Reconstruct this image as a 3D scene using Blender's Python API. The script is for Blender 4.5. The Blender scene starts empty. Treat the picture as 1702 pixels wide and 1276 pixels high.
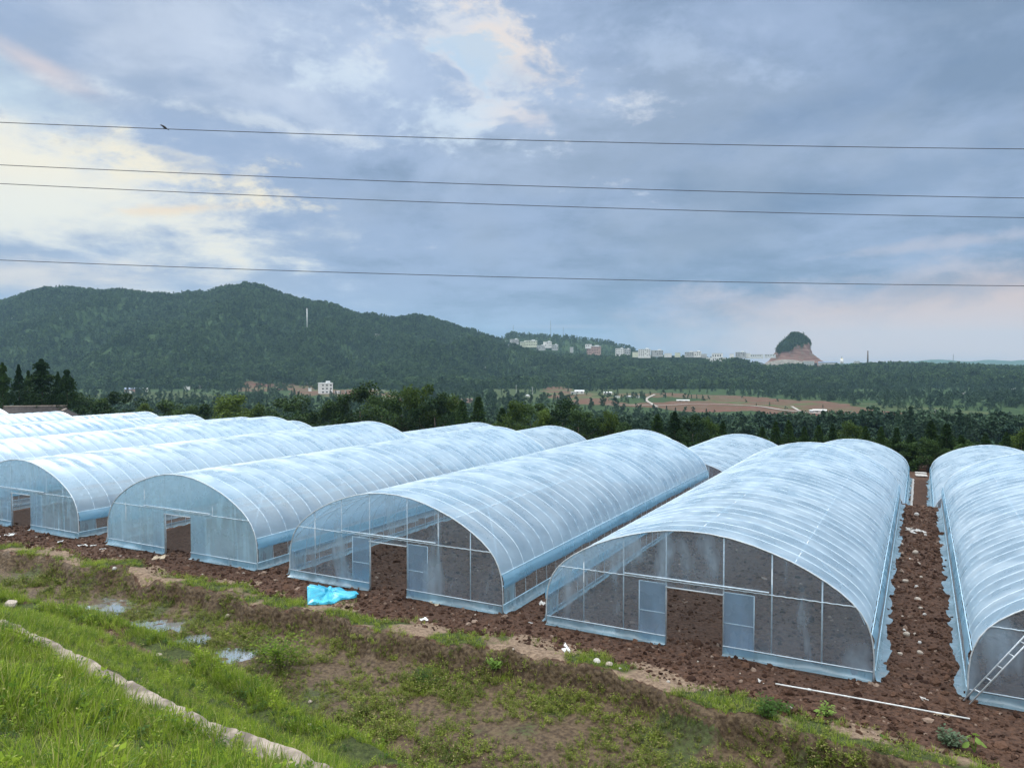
import bpy, math, random
import numpy as np
from mathutils import Vector, Matrix
R_ = math.radians
C = bpy.context.scene.collection
S = bpy.context.scene
rng = np.random.default_rng(7)
random.seed(7)

# ------------------------------------------------------------------ camera
HC = 8.0                       # camera height above the tunnel terrace
FPX, CX, CY, HOR = 1270.0, 851.0, 638.0, 600.0
cam = bpy.data.objects.new('camera', bpy.data.cameras.new('camera')); C.objects.link(cam)
cam.location = (0, 0, HC)
PITCH = math.atan((CY-HOR)/FPX)
cam.rotation_euler = (math.pi/2-PITCH, 0, 0)
cam.data.sensor_width = 36; cam.data.lens = 36*FPX/1702
cam.data.clip_start = 0.1; cam.data.clip_end = 20000
S.camera = cam

# ------------------------------------------------------------------ render settings
S.view_settings.view_transform = 'Standard'; S.view_settings.look = 'None'
S.view_settings.gamma = 1; S.view_settings.exposure = 0.0
S.cycles.max_bounces = 7; S.cycles.diffuse_bounces = 3; S.cycles.glossy_bounces = 2
S.cycles.transmission_bounces = 3; S.cycles.transparent_max_bounces = 32; S.cycles.volume_bounces = 1
S.cycles.use_denoising = True
S.cycles.caustics_reflective = False; S.cycles.caustics_refractive = False

# ------------------------------------------------------------------ node helper
class NT:
    def __init__(s, tree): s.t = tree; s.n = tree.nodes; s.l = tree.links
    def node(s, typ, **kw):
        n = s.n.new(typ)
        for k, v in kw.items():
            if k.startswith('i_'):
                n.inputs[int(k[2:]) if k[2:].isdigit() else k[2:]].default_value = v
            else: setattr(n, k, v)
        return n
    def link(s, a, b): s.l.new(a, b)
    def put(s, sock, v):
        if isinstance(v, bpy.types.NodeSocket): s.l.new(v, sock)
        elif v is not None:
            if hasattr(sock.default_value, '__len__') and hasattr(v, '__len__') and len(sock.default_value) == 4 and len(v) == 3: v = (*v, 1)
            sock.default_value = v
    def math(s, op, a, b=None, c=None, clamp=False):
        n = s.n.new('ShaderNodeMath'); n.operation = op; n.use_clamp = clamp
        for i, v in enumerate((a, b, c)): s.put(n.inputs[i], v)
        return n.outputs[0]
    def vmath(s, op, a, b=None):
        n = s.n.new('ShaderNodeVectorMath'); n.operation = op
        s.put(n.inputs[0], a)
        if b is not None: s.put(n.inputs[1], b)
        return n.outputs[0]
    def mix(s, f, a, b):
        n = s.n.new('ShaderNodeMix'); n.data_type = 'RGBA'
        s.put(n.inputs[0], f); s.put(n.inputs[6], a); s.put(n.inputs[7], b)
        return n.outputs[2]
    def sstep(s, v, lo, hi, a=0.0, b=1.0):
        n = s.n.new('ShaderNodeMapRange'); n.interpolation_type = 'SMOOTHSTEP'
        for i, q in enumerate((v, lo, hi, a, b)): s.put(n.inputs[i], q)
        return n.outputs[0]
    def noise(s, vec, scale, detail=4, rough=0.55, dist=0.0):
        n = s.n.new('ShaderNodeTexNoise')
        if vec is not None: s.l.new(vec, n.inputs['Vector'])
        n.inputs['Scale'].default_value = scale; n.inputs['Detail'].default_value = detail
        n.inputs['Roughness'].default_value = rough; n.inputs['Distortion'].default_value = dist
        return n
    def combine(s, x, y, z):
        n = s.n.new('ShaderNodeCombineXYZ')
        for i, v in enumerate((x, y, z)): s.put(n.inputs[i], v)
        return n.outputs[0]

def lin(r, g, b):
    f = lambda c: (c/255/12.92 if c/255 <= .04045 else ((c/255+.055)/1.055)**2.4)
    return (f(r), f(g), f(b), 1)

# ------------------------------------------------------------------ sky (world) and sun
SUN_AZ, SUN_EL = R_(-40), R_(40)         # azimuth measured from the camera's forward axis to the right
w = bpy.data.worlds.new('World'); S.world = w; w.use_nodes = True
T = NT(w.node_tree); T.n.clear()
tc = T.node('ShaderNodeTexCoord').outputs['Generated']
sep = T.node('ShaderNodeSeparateXYZ'); T.link(tc, sep.inputs[0])
dx, dy, dz = sep.outputs
az = T.math('ARCTAN2', dx, dy)                      # 0 ahead, + right
el = T.math('ARCSINE', dz)
sky = T.node('ShaderNodeTexSky', sky_type='NISHITA', sun_disc=False)
sky.sun_elevation = SUN_EL; sky.sun_rotation = SUN_AZ
sky.air_density = 1.2; sky.dust_density = 2.0
skyc = T.vmath('SCALE', sky.outputs[0]); T.n[-1].inputs['Scale'].default_value = 0.09
# clouds: a layer seen in perspective
den = T.math('ADD', T.math('MAXIMUM', dz, 0.0), 0.16)
pl = T.combine(T.math('DIVIDE', dx, den), T.math('DIVIDE', dy, den), 0)
dome = T.combine(az, T.math('MULTIPLY', el, 1.9), 0)
def stretch(sock, k=2.2): return T.math('ADD', T.math('MULTIPLY', T.math('SUBTRACT', sock, 0.5), k), 0.5)
n_big = stretch(T.noise(pl, 1.0, 8, 0.58, 0.35).outputs['Fac'], 2.0)
n_mid = stretch(T.noise(T.vmath('ADD', pl, (3.1, 7.7, 0)), 2.4, 10, 0.60, 0.2).outputs['Fac'], 1.8)
n_dome = stretch(T.noise(dome, 4.5, 9, 0.6, 0.5).outputs['Fac'], 1.9)
n_dome2 = stretch(T.noise(T.vmath('ADD', dome, (9.0, 2.0, 4.0)), 13.0, 9, 0.62, 0.2).outputs['Fac'], 1.6)
# stratus colour: darker to the right, lighter to the upper left
dark, midc, light = lin(127, 149, 179), lin(158, 178, 209), lin(207, 219, 237)
g = T.sstep(az, -0.5, 0.35)
tone = T.math('ADD', T.math('MULTIPLY', n_big, 0.62), T.math('MULTIPLY', n_dome, 0.46))
tone = T.math('ADD', tone, T.math('MULTIPLY', T.math('SUBTRACT', n_mid, 0.5), 0.55))
tone = T.math('ADD', tone, T.math('MULTIPLY', T.math('SUBTRACT', n_dome2, 0.5), 0.24))
tone = T.math('ADD', tone, T.math('ADD', T.math('MULTIPLY', g, -0.42), -0.06))
tone = T.math('ADD', tone, T.math('MULTIPLY', T.sstep(el, .12, .40), 0.16))
c1 = T.mix(T.sstep(tone, -0.15, 0.42), dark, midc)
c1 = T.mix(T.sstep(tone, 0.38, 0.95), c1, light)
c1 = T.mix(T.math('MULTIPLY', T.sstep(T.noise(T.vmath('ADD', dome, (1., 5., 2.)), 3., 6, .55).outputs['Fac'], .45, .62), .45), c1, lin(166, 181, 203))
def px_dir(u, v):                                   # photograph pixel -> (azimuth, elevation)
    x, y, z = (u-CX)/FPX, 1.0, -(v-HOR)/FPX
    return math.atan2(x, y), math.atan2(z, math.hypot(x, y))
def blob(u, v, ru, rv, rot=0.0, amp=0.9, lo=0.0, hi=0.5, nz=None, fine=0.6):
    a0, e0 = px_dir(u, v)
    xa = T.math('SUBTRACT', az, a0); ye = T.math('SUBTRACT', el, e0)
    c, s_ = math.cos(rot), math.sin(rot)
    xr = T.math('DIVIDE', T.math('ADD', T.math('MULTIPLY', xa, c), T.math('MULTIPLY', ye, s_)), ru/FPX)
    yr = T.math('DIVIDE', T.math('ADD', T.math('MULTIPLY', ye, c), T.math('MULTIPLY', xa, -s_)), rv/FPX)
    d = T.math('SQRT', T.math('ADD', T.math('MULTIPLY', xr, xr), T.math('MULTIPLY', yr, yr)))
    v_ = T.math('SUBTRACT', 1.0, d)
    v_ = T.math('ADD', v_, T.math('MULTIPLY', T.math('SUBTRACT', nz or n_dome, 0.5), amp*1.3))
    v_ = T.math('ADD', v_, T.math('MULTIPLY', T.math('SUBTRACT', n_dome2, 0.5), amp*1.0*fine))
    return T.sstep(v_, lo-.22, hi+.22)
cream, white, pink = lin(248, 243, 226), lin(230, 238, 244), lin(214, 202, 205)
col = c1
def lay(k, c, *a, **kw):
    global col
    col = T.mix(T.math('MULTIPLY', blob(*a, **kw), k), col, c)
# broken light cloud, upper centre
lay(.65, lin(190, 207, 233), 720, 130, 420, 170, -0.1, 1.2, .1, .9)
lay(.55, lin(205, 216, 234), 250, 60, 420, 120, -0.2, 1.3, .25, 1.0)
lay(.85, lin(222, 226, 234), 800, 110, 260, 120, -0.4, 1.9, .45, .95, n_mid, fine=1.3)
lay(.85, lin(236, 226, 220), 840, 80, 150, 75, -0.4, 1.6, .45, .95, n_dome, fine=1.3)
lay(.75, lin(214, 228, 242), 690, 190, 260, 60, -0.3, 1.8, .45, .9, n_mid, fine=1.4)
lay(.70, lin(228, 222, 224), 890, 200, 90, 34, 0.05, 1.3, .35, .9, n_mid, fine=1.3)
lay(.60, lin(172, 208, 238), 780, 110, 140, 60, -0.3, 1.8, .6, .95, n_dome, fine=1.4)
# clear, pale opening at the left
lay(.80, lin(206, 224, 236), -20, 150, 170, 55, -0.2, 1.0, .1, .8, n_mid)
lay(.75, lin(224, 212, 214), 70, 112, 120, 26, -0.35, 1.0, .2, .8)
lay(.95, lin(228, 232, 232), 80, 305, 400, 100, -0.20, 1.0, .10, .55, n_mid, fine=.9)
lay(.95, cream, 60, 295, 300, 64, -0.20, 1.0, .10, .7, n_mid, fine=1.0)
lay(.90, lin(240, 241, 232), 20, 355, 220, 48, 0.06, .6, .05, .6)
lay(.85, lin(248, 240, 218), 360, 295, 220, 48, -0.10, 1.6, .35, .85, n_mid, fine=1.3)
lay(.60, lin(248, 222, 188), 300, 350, 180, 12, 0.13, 1.0, .3, .95, n_dome, fine=1.3)
lay(.80, lin(160, 180, 212), 210, 235, 260, 40, -0.2, 1.7, .55, .95, n_dome, fine=1.2)
lay(.70, lin(236, 228, 220), 0, 455, 330, 34, 0.02, 1.0, .1, .9, n_mid)
lay(.55, lin(222, 230, 238), 420, 205, 360, 16, -0.10, 1.6, .4, .9, fine=1.3)
lay(.45, lin(186, 204, 230), 1130, 90, 330, 60, -0.35, 1.8, .45, 1.0, n_mid, fine=1.2)
lay(.45, lin(110, 136, 172), 1350, 190, 420, 50, 0.15, 1.6, .35, 1.0, n_mid, fine=1.0)
lay(.40, lin(112, 140, 176), 1500, 300, 400, 36, 0.2, 1.6, .35, 1.0, n_dome, fine=1.0)
# pink rim near the horizon to the right, thin lighter bars
lay(.95, lin(236, 206, 192), 1780, 520, 640, 74, 0.03, 0.6, .0, .55)
lay(.50, lin(206, 200, 208), 1500, 455, 460, 24, 0.06, 1.3, .2, .9, n_dome, fine=1.2)
lay(.45, lin(204, 198, 206), 1620, 400, 300, 14, 0.06, 1.3, .3, .9, n_dome, fine=1.2)
lay(.50, lin(200, 192, 206), 940, 543, 130, 6, 0.0, 0.8, .1, .9)
hz = T.sstep(el, 0.10, 0.0)
col = T.mix(T.math('MULTIPLY', hz, 0.45), col, lin(160, 177, 206))
lay(.90, lin(232, 206, 198), 1780, 562, 620, 50, 0.0, 0.25, .0, .5)
gap = T.math('MULTIPLY', T.sstep(n_mid, 0.85, 1.2), 0.3)
col = T.mix(gap, col, skyc)
# unseen sky overhead and behind the viewer, brightened to light the ground
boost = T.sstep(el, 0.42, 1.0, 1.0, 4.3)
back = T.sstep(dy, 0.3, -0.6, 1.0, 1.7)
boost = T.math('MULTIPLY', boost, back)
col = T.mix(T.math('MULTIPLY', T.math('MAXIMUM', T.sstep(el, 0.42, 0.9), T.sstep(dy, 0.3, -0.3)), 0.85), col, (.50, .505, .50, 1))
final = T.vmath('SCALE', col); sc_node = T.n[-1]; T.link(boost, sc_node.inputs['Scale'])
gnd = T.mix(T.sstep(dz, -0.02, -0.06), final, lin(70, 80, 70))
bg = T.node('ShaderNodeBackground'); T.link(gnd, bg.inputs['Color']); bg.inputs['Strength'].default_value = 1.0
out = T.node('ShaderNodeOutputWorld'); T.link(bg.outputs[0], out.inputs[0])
w.cycles.sampling_method = 'MANUAL'; w.cycles.sample_map_resolution = 512

sl = bpy.data.lights.new('sun', 'SUN'); so = bpy.data.objects.new('sun', sl); C.objects.link(so)
sl.energy = 1.3; sl.angle = R_(22); sl.color = (1.0, 0.93, 0.82)
sd = Vector((math.sin(SUN_AZ)*math.cos(SUN_EL), math.cos(SUN_AZ)*math.cos(SUN_EL), math.sin(SUN_EL)))
so.rotation_euler = sd.to_track_quat('Z', 'Y').to_euler()

# ------------------------------------------------------------------ mesh helpers
class MB:
    """collects geometry for ONE mesh"""
    def __init__(s): s.v = []; s.f = []; s.m = []; s.sm = False
    def add(s, vs, fs, mi=0):
        o = len(s.v); s.v.extend([tuple(p) for p in vs]); s.f.extend([tuple(i+o for i in f) for f in fs]); s.m.extend([mi]*len(fs))
    def box(s, c, d, rz=0.0, mi=0):
        x, y, z = d[0]/2, d[1]/2, d[2]/2
        cs, sn = math.cos(rz), math.sin(rz)
        vs = [(c[0]+a*x*cs-b*y*sn, c[1]+a*x*sn+b*y*cs, c[2]+e*z) for a, b, e in
              ((-1,-1,-1),(1,-1,-1),(1,1,-1),(-1,1,-1),(-1,-1,1),(1,-1,1),(1,1,1),(-1,1,1))]
        s.add(vs, [(0,3,2,1),(4,5,6,7),(0,1,5,4),(1,2,6,5),(2,3,7,6),(3,0,4,7)], mi)
    def tube(s, pts, r, n=6, mi=0, caps=True):
        pts = [Vector(p) for p in pts]; rs = r if hasattr(r, '__len__') else [r]*len(pts)
        vs = []; up = Vector((0, 0, 1))
        for i, p in enumerate(pts):
            t = (pts[min(i+1, len(pts)-1)]-pts[max(i-1, 0)]).normalized()
            a = t.cross(up)
            if a.length < .05: a = t.cross(Vector((0, 1, 0)))
            a.normalize(); b = t.cross(a)
            for k in range(n):
                an = 2*math.pi*k/n
                vs.append(p+(a*math.cos(an)+b*math.sin(an))*rs[i])
        fs = [(i*n+k, i*n+(k+1) % n, (i+1)*n+(k+1) % n, (i+1)*n+k) for i in range(len(pts)-1) for k in range(n)]
        if caps: fs += [tuple(range(n))[::-1], tuple(range((len(pts)-1)*n, len(pts)*n))]
        s.add(vs, fs, mi)
    def mesh(s, name, mats, smooth=False):
        me = bpy.data.meshes.new(name); me.from_pydata(s.v, [], s.f)
        for m in (mats if isinstance(mats, (list, tuple)) else [mats]): me.materials.append(m)
        if any(s.m): me.polygons.foreach_set('material_index', s.m)
        if smooth: me.polygons.foreach_set('use_smooth', [True]*len(s.f))
        me.update(); return me
    def build(s, name, mats, parent=None, smooth=False, loc=None):
        o = bpy.data.objects.new(name, s.mesh(name, mats, smooth)); C.objects.link(o)
        if parent: o.parent = parent
        if loc: o.location = loc
        return o
def np_mesh(name, V, F, mats, smooth=True, attrs=None):
    me = bpy.data.meshes.new(name)
    V = np.asarray(V, np.float32); F = np.asarray(F, np.int32); k = F.shape[1]
    me.vertices.add(len(V)); me.vertices.foreach_set('co', V.ravel())
    me.loops.add(F.size); me.loops.foreach_set('vertex_index', F.ravel())
    me.polygons.add(len(F)); me.polygons.foreach_set('loop_start', np.arange(0, F.size, k, dtype=np.int32))
    me.polygons.foreach_set('use_smooth', np.full(len(F), smooth))
    for m in (mats if isinstance(mats, (list, tuple)) else [mats]): me.materials.append(m)
    for an, (ty, val) in (attrs or {}).items():
        a = me.attributes.new(an, ty, 'POINT')
        a.data.foreach_set('color' if ty == 'FLOAT_COLOR' else ('vector' if ty == 'FLOAT_VECTOR' else 'value'), np.asarray(val).ravel())
    me.update(calc_edges=True); me.validate(); return me
def link(name, me, parent=None):
    o = bpy.data.objects.new(name, me); C.objects.link(o); o.parent = parent; return o
def tag(o, label=None, cat=None, group=None, kind=None):
    if label: o['label'] = label
    if cat: o['category'] = cat
    if group: o['group'] = group
    if kind: o['kind'] = kind
    return o
def empty(name, loc=(0, 0, 0), rz=0.0):
    o = bpy.data.objects.new(name, None); C.objects.link(o); o.location = loc; o.rotation_euler = (0, 0, rz)
    o.empty_display_size = .3; return o
def copy_tree(o, parent=None):
    c = o.copy(); C.objects.link(c); c.parent = parent
    for ch in KIDS.get(o.name, []) or [x for x in o.children]: copy_tree(ch, c)
    return c
KIDS = {}
ORD = ['first','second','third','fourth','fifth','sixth','seventh','eighth','ninth','tenth','eleventh','twelfth','thirteenth',
       'fourteenth','fifteenth','sixteenth','seventeenth','eighteenth','nineteenth','twentieth','twenty-first','twenty-second',
       'twenty-third','twenty-fourth','twenty-fifth','twenty-sixth','twenty-seventh','twenty-eighth','twenty-ninth','thirtieth',
       'thirty-first','thirty-second','thirty-third','thirty-fourth','thirty-fifth','thirty-sixth','thirty-seventh','thirty-eighth','thirty-ninth','fortieth']

# ------------------------------------------------------------------ numpy noise
def _h(ix, iy, seed):
    n = (ix.astype(np.int64)*374761393 + iy.astype(np.int64)*668265263 + seed*1442695041) & 0xffffffff
    n = ((n ^ (n >> 13))*1274126177) & 0xffffffff
    return ((n ^ (n >> 16)) & 0xffff)/65535.0
def vnoise(x, y, seed=0):
    x = np.asarray(x, float); y = np.asarray(y, float)
    ix = np.floor(x); iy = np.floor(y); fx = x-ix; fy = y-iy
    fx = fx*fx*(3-2*fx); fy = fy*fy*(3-2*fy)
    a = _h(ix, iy, seed); b = _h(ix+1, iy, seed); c = _h(ix, iy+1, seed); d = _h(ix+1, iy+1, seed)
    return (a*(1-fx)+b*fx)*(1-fy)+(c*(1-fx)+d*fx)*fy
def fbm(x, y, oct=4, seed=0, gain=.5):
    s = 0; a = 1; t = 0
    for i in range(oct):
        s = s+a*(vnoise(x*2**i+i*17.3, y*2**i-i*9.1, seed+i)-.5); t += a; a *= gain
    return s/t*2
def ss(a, b, x):
    t = np.clip((x-a)/(b-a), 0, 1); return t*t*(3-2*t)

# ------------------------------------------------------------------ geometry of the place
YAW = math.atan(680/FPX)                    # tunnels run this far to the right of the view
EL = np.array([math.sin(YAW), math.cos(YAW)]); EA = np.array([math.cos(YAW), -math.sin(YAW)])
def W(u, v, z=0.0): p = EA*u+EL*v; return (p[0], p[1], z)     # tunnel grid (across, along) -> world
def UV(x, y): return x*EA[0]+y*EA[1], x*EL[0]+y*EL[1]
cp, sp = math.cos(PITCH), math.sin(PITCH)
def PX(u, v, z=0.0):                                          # point at height z seen at a photograph pixel
    a, b = (u-CX)/FPX, -(v-CY)/FPX
    d = np.array([a, cp+b*sp, -sp+b*cp]); t = (z-HC)/d[2]
    return d[0]*t, d[1]*t
def yline(pts, z):
    q = sorted([PX(u, v, z) for u, v in pts]); xs = np.array([p[0] for p in q]); ys = np.array([p[1] for p in q])
    return xs, ys
BANK = yline([(-400,868),(-150,896),(0,918),(90,930),(200,962),(300,978),(480,1016),(600,1043),(700,1062),(860,1092),(1000,1120),(1200,1180),(1380,1232),(1530,1276),(1800,1350)], 0.0)
FOOT = yline([(-300,925),(0,1000),(130,1030),(260,1075),(400,1140),(500,1198),(640,1276),(800,1370),(1000,1500)], -0.6)
KERB = yline([(-200,962),(0,1043),(130,1108),(260,1180),(400,1238),(520,1290),(700,1390)], 2.5)
def interp_ext(x, L):
    xs, ys = L
    y = np.interp(x, xs, ys)
    sl0 = (ys[1]-ys[0])/(xs[1]-xs[0]); sl1 = (ys[-1]-ys[-2])/(xs[-1]-xs[-2])
    y = np.where(x < xs[0], ys[0]+np.clip(x-xs[0], -40, 0)*sl0*.6, y)
    return np.where(x > xs[-1], ys[-1]+np.clip(x-xs[-1], 0, 30)*sl1*.3, y)
def lines_at(x):
    wob = fbm(x*.5, x*0+3.3, 4, 5)
    yb = interp_ext(x, BANK)+wob*.55+fbm(x*2.3, x*0, 3, 9)*.30+1.1*np.exp(-((x+15.0)/.9)**2)
    yf = interp_ext(x, FOOT)+fbm(x*.6, x*0+9, 3, 11)*.3
    yk = interp_ext(x, KERB)
    yf = np.minimum(yf, yb-1.2); yk = np.minimum(yk, yf-2.5)
    return yb, yf, yk
CREST = [(-900,500),(-300,520),(0,503),(40,489),(75,479),(100,478),(150,481),(230,486),(300,490),(340,487),(370,477),(410,472),(440,478),(480,492),(540,505),(600,524),(650,530),(690,525),
         (715,528),(760,542),(800,555),(830,566),(860,577),(900,585),(950,590),(1000,593),(1100,595),(1235,598),(1275,608),(1380,610),(1440,606),(1500,606),(1600,608),(1702,612),(2300,606)]
HILL2 = [(700,600),(780,566),(820,556),(870,555),(930,558),(980,562),(1015,569),(1050,580),(1080,592),(1120,600)]
def far_height(x, y):
    r = np.hypot(x, y); a = np.clip(np.arctan2(x, y), -R_(52), R_(52)); q = r*np.cos(a)
    s = CX+FPX*np.tan(a)
    wx, wy = x/260, y/260
    qf = 1010+90*fbm(s/300, s*0, 3, 21)+np.interp(s, [0,600,850,1000,1300,1700], [0,-20,20,0,-160,-260])
    qc = 1600+60*fbm(s/200, s*0+5, 2, 23)
    qc = np.where(s > 850, np.minimum(qc, 1600-(s-850)*.6), qc); qc = np.maximum(qc, 1330)
    yc = np.interp(s, [c[0] for c in CREST], [c[1] for c in CREST])
    zc = HC+(HOR-yc)*qc/FPX-7.0
    base = -25.0
    t = (q-qf)/(qc-qf); tt = np.clip(t, 0, 1)
    shape = tt*tt*(3-2*tt)*.35+tt*.65
    z = base+(zc-base)*shape
    env = np.sin(np.pi*np.clip(t, 0, 1))
    rid = 1-np.abs(fbm(wx*1.2, wy*.5, 4, 31))*2.2
    amp = np.where(s > 850, np.maximum(.18, 1-(s-850)/150), 1.0)
    z = z+amp*(env*(rid-.55)*44+env*fbm(wx*3, wy*3, 3, 37)*10)
    back = np.clip((q-qc)/900, 0, 1)
    z = np.where(q > qc, zc-back*back*(zc-base)*.9-back*8, z)
    # second hill behind the village, and the last far ridges
    y2 = np.interp(s, [c[0] for c in HILL2], [c[1] for c in HILL2]); z2 = HC+(HOR-y2)*2050/FPX-7
    b2 = np.exp(-((q-2050)/230.0)**2)*ss(760, 850, s)*(1-ss(1070, 1140, s))
    z = np.maximum(z, -30+(z2+30)*b2)
    yr = np.interp(s, [1350,1480,1560,1600,1640,1702,1900], [606,601,598,601,598,599,602])+1.5*fbm(s/25, s*0, 3, 41)
    z = np.where(q > 3800, np.maximum(z, -30+(HC+(HOR-yr)*5600/FPX+30)*np.exp(-((q-5600)/700.0)**2)), z)
    # slope from the tunnel terraces down to the valley floor
    zn = np.interp(q, [75, 100, 140, 210, 330, 430], [-2.6, -4.5, -9, -16, -23, -25])+fbm(x/30, y/30, 3, 43)*np.clip((q-90)/60, 0, 1.6)*np.clip((460-q)/100, 0, 1)
    return np.where(q < qf, np.where(q < 430, zn, base+0*z), z), s, q
PUD = [(*PX(u_, v_, -.62), r_) for u_, v_, r_ in ((172, 1006, 1.35), (262, 1042, 1.0), (385, 1092, .8), (325, 1062, .5))]
WATER_Z = -.625
FURROW_U = (-20.2, -11.9)
def height(x, y):
    x = np.asarray(x, float); y = np.asarray(y, float)
    u, v = UV(x, y)
    zf, s, q = far_height(x, y)
    # terraces
    step = ss(48.0+fbm(u*.3, u*0, 2, 3)*.5, 49.6, v)
    z = -2.3*step
    bumps = fbm(x*1.1, y*1.1, 4, 51)*.05+fbm(x*4.5, y*4.5, 3, 52)*.03
    inC = ((u > FURROW_U[0]) & (u < FURROW_U[1]) & (v > 22) & (v < 46.5))
    bumps = bumps+np.where(inC, np.sin(u*2*math.pi/1.15)*.07, 0)
    z = z+bumps
    kfar = ss(79.5, 84, v)
    z = z*(1-kfar)+zf*kfar
    z = np.where(v > 84, zf, z)
    # foreground
    yb, yf, yk = lines_at(x)
    near = y < yb+2.5
    hump = fbm(x*.7, y*.7, 3, 61)*.07
    zz = 0*z
    def seg(za, zb, ya, yb_):    # rises/falls from zb (far side) to za (near side)
        t = np.clip((yb_-y)/np.maximum(yb_-ya, .01), 0, 1); t = t*t*(3-2*t); return (za-zb)*t
    zz = zz+seg(.10, 0, yb+.2, yb+1.4)
    lw_ = .30+.45*np.clip(.5+fbm(x*1.2, x*0+7, 3, 66)*1.4, 0, 1)
    zz = zz+seg(-.50, .10, yb-lw_, yb-.02)
    zz = zz+seg(-.62, -.50, yb-1.2, yb-lw_)+np.exp(-((y-(yb-lw_*.6))/.35)**2)*fbm(x*3.2, y*3.2, 4, 67)*.22
    zz = zz+seg(-.08, -.62, yf-.55, yf+.15)
    zz = zz+seg(-.12, -.08, yf-1.5, yf-1.0)+seg(.33, -.12, yf-2.3, yf-1.9)*1.0
    zlin = np.clip((yf-2.2-y)/np.maximum(yf-2.2-yk-.3, .5), 0, 1)
    zz = zz+2.1*zlin**1.1
    zz = zz+np.clip(yk-y, 0, 60)*.40*np.clip(1-(yk-y)*.02, .2, 1)
    zz = np.minimum(zz, 6.35+0*zz)
    wp = 0*z
    for (a_, b_, r_) in PUD: wp = np.maximum(wp, 1-ss(.55, 1.5, np.hypot((x-a_), (y-b_)*1.25)/r_))
    zz = zz*(1-wp)+(WATER_Z-.012)*wp
    micro = hump*(1-.5*wp)+fbm(x*3.1, y*3.1, 4, 63)*.035
    zz = zz+micro
    return np.where(near, zz, z)
def H(x, y): return float(height(np.array([x]), np.array([y]))[0])
def hit(u, v, q0=6.0, q1=3000.0, n=4000):
    """where the line of sight of a photograph pixel meets the terrain"""
    a, b = (u-CX)/FPX, -(v-CY)/FPX
    d = np.array([a, cp+b*sp, -sp+b*cp])
    t = np.exp(np.linspace(math.log(q0), math.log(q1), n))
    X, Y, Z = d[0]*t, d[1]*t, HC+d[2]*t
    g = height(X, Y); k = np.argmax(Z < g)
    if k == 0: k = n-1
    return float(X[k]), float(Y[k]), float(g[k])

# ------------------------------------------------------------------ materials
def new_mat(name):
    m = bpy.data.materials.new(name); m.use_nodes = True; t = NT(m.node_tree); t.n.clear()
    o = t.node('ShaderNodeOutputMaterial'); return m, t, o
def principled(t, o, col, rough=.8, bump=None, bstr=.3, bdist=.02, spec=.3, metal=0):
    p = t.node('ShaderNodeBsdfPrincipled'); t.put(p.inputs['Base Color'], col); t.put(p.inputs['Roughness'], rough)
    p.inputs['Specular IOR Level'].default_value = spec; p.inputs['Metallic'].default_value = metal
    if bump is not None:
        b = t.node('ShaderNodeBump'); b.inputs['Strength'].default_value = bstr; b.inputs['Distance'].default_value = bdist
        t.link(bump, b.inputs['Height']); t.link(b.outputs[0], p.inputs['Normal'])
    t.link(p.outputs[0], o.inputs[0]); return p
def simple(name, col, rough=.7, var=.15, scale=6, metal=0, bump=.1, spec=.3):
    m, t, o = new_mat(name); tcn = t.node('ShaderNodeTexCoord').outputs['Object']
    n = t.noise(tcn, scale, 5).outputs['Fac']
    a = tuple(c*(1-var) for c in col[:3])+(1,); b = tuple(min(1, c*(1+var)) for c in col[:3])+(1,)
    principled(t, o, t.mix(t.sstep(n, .35, .65), a, b), rough, n, bump, .01, spec, metal); return m

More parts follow.
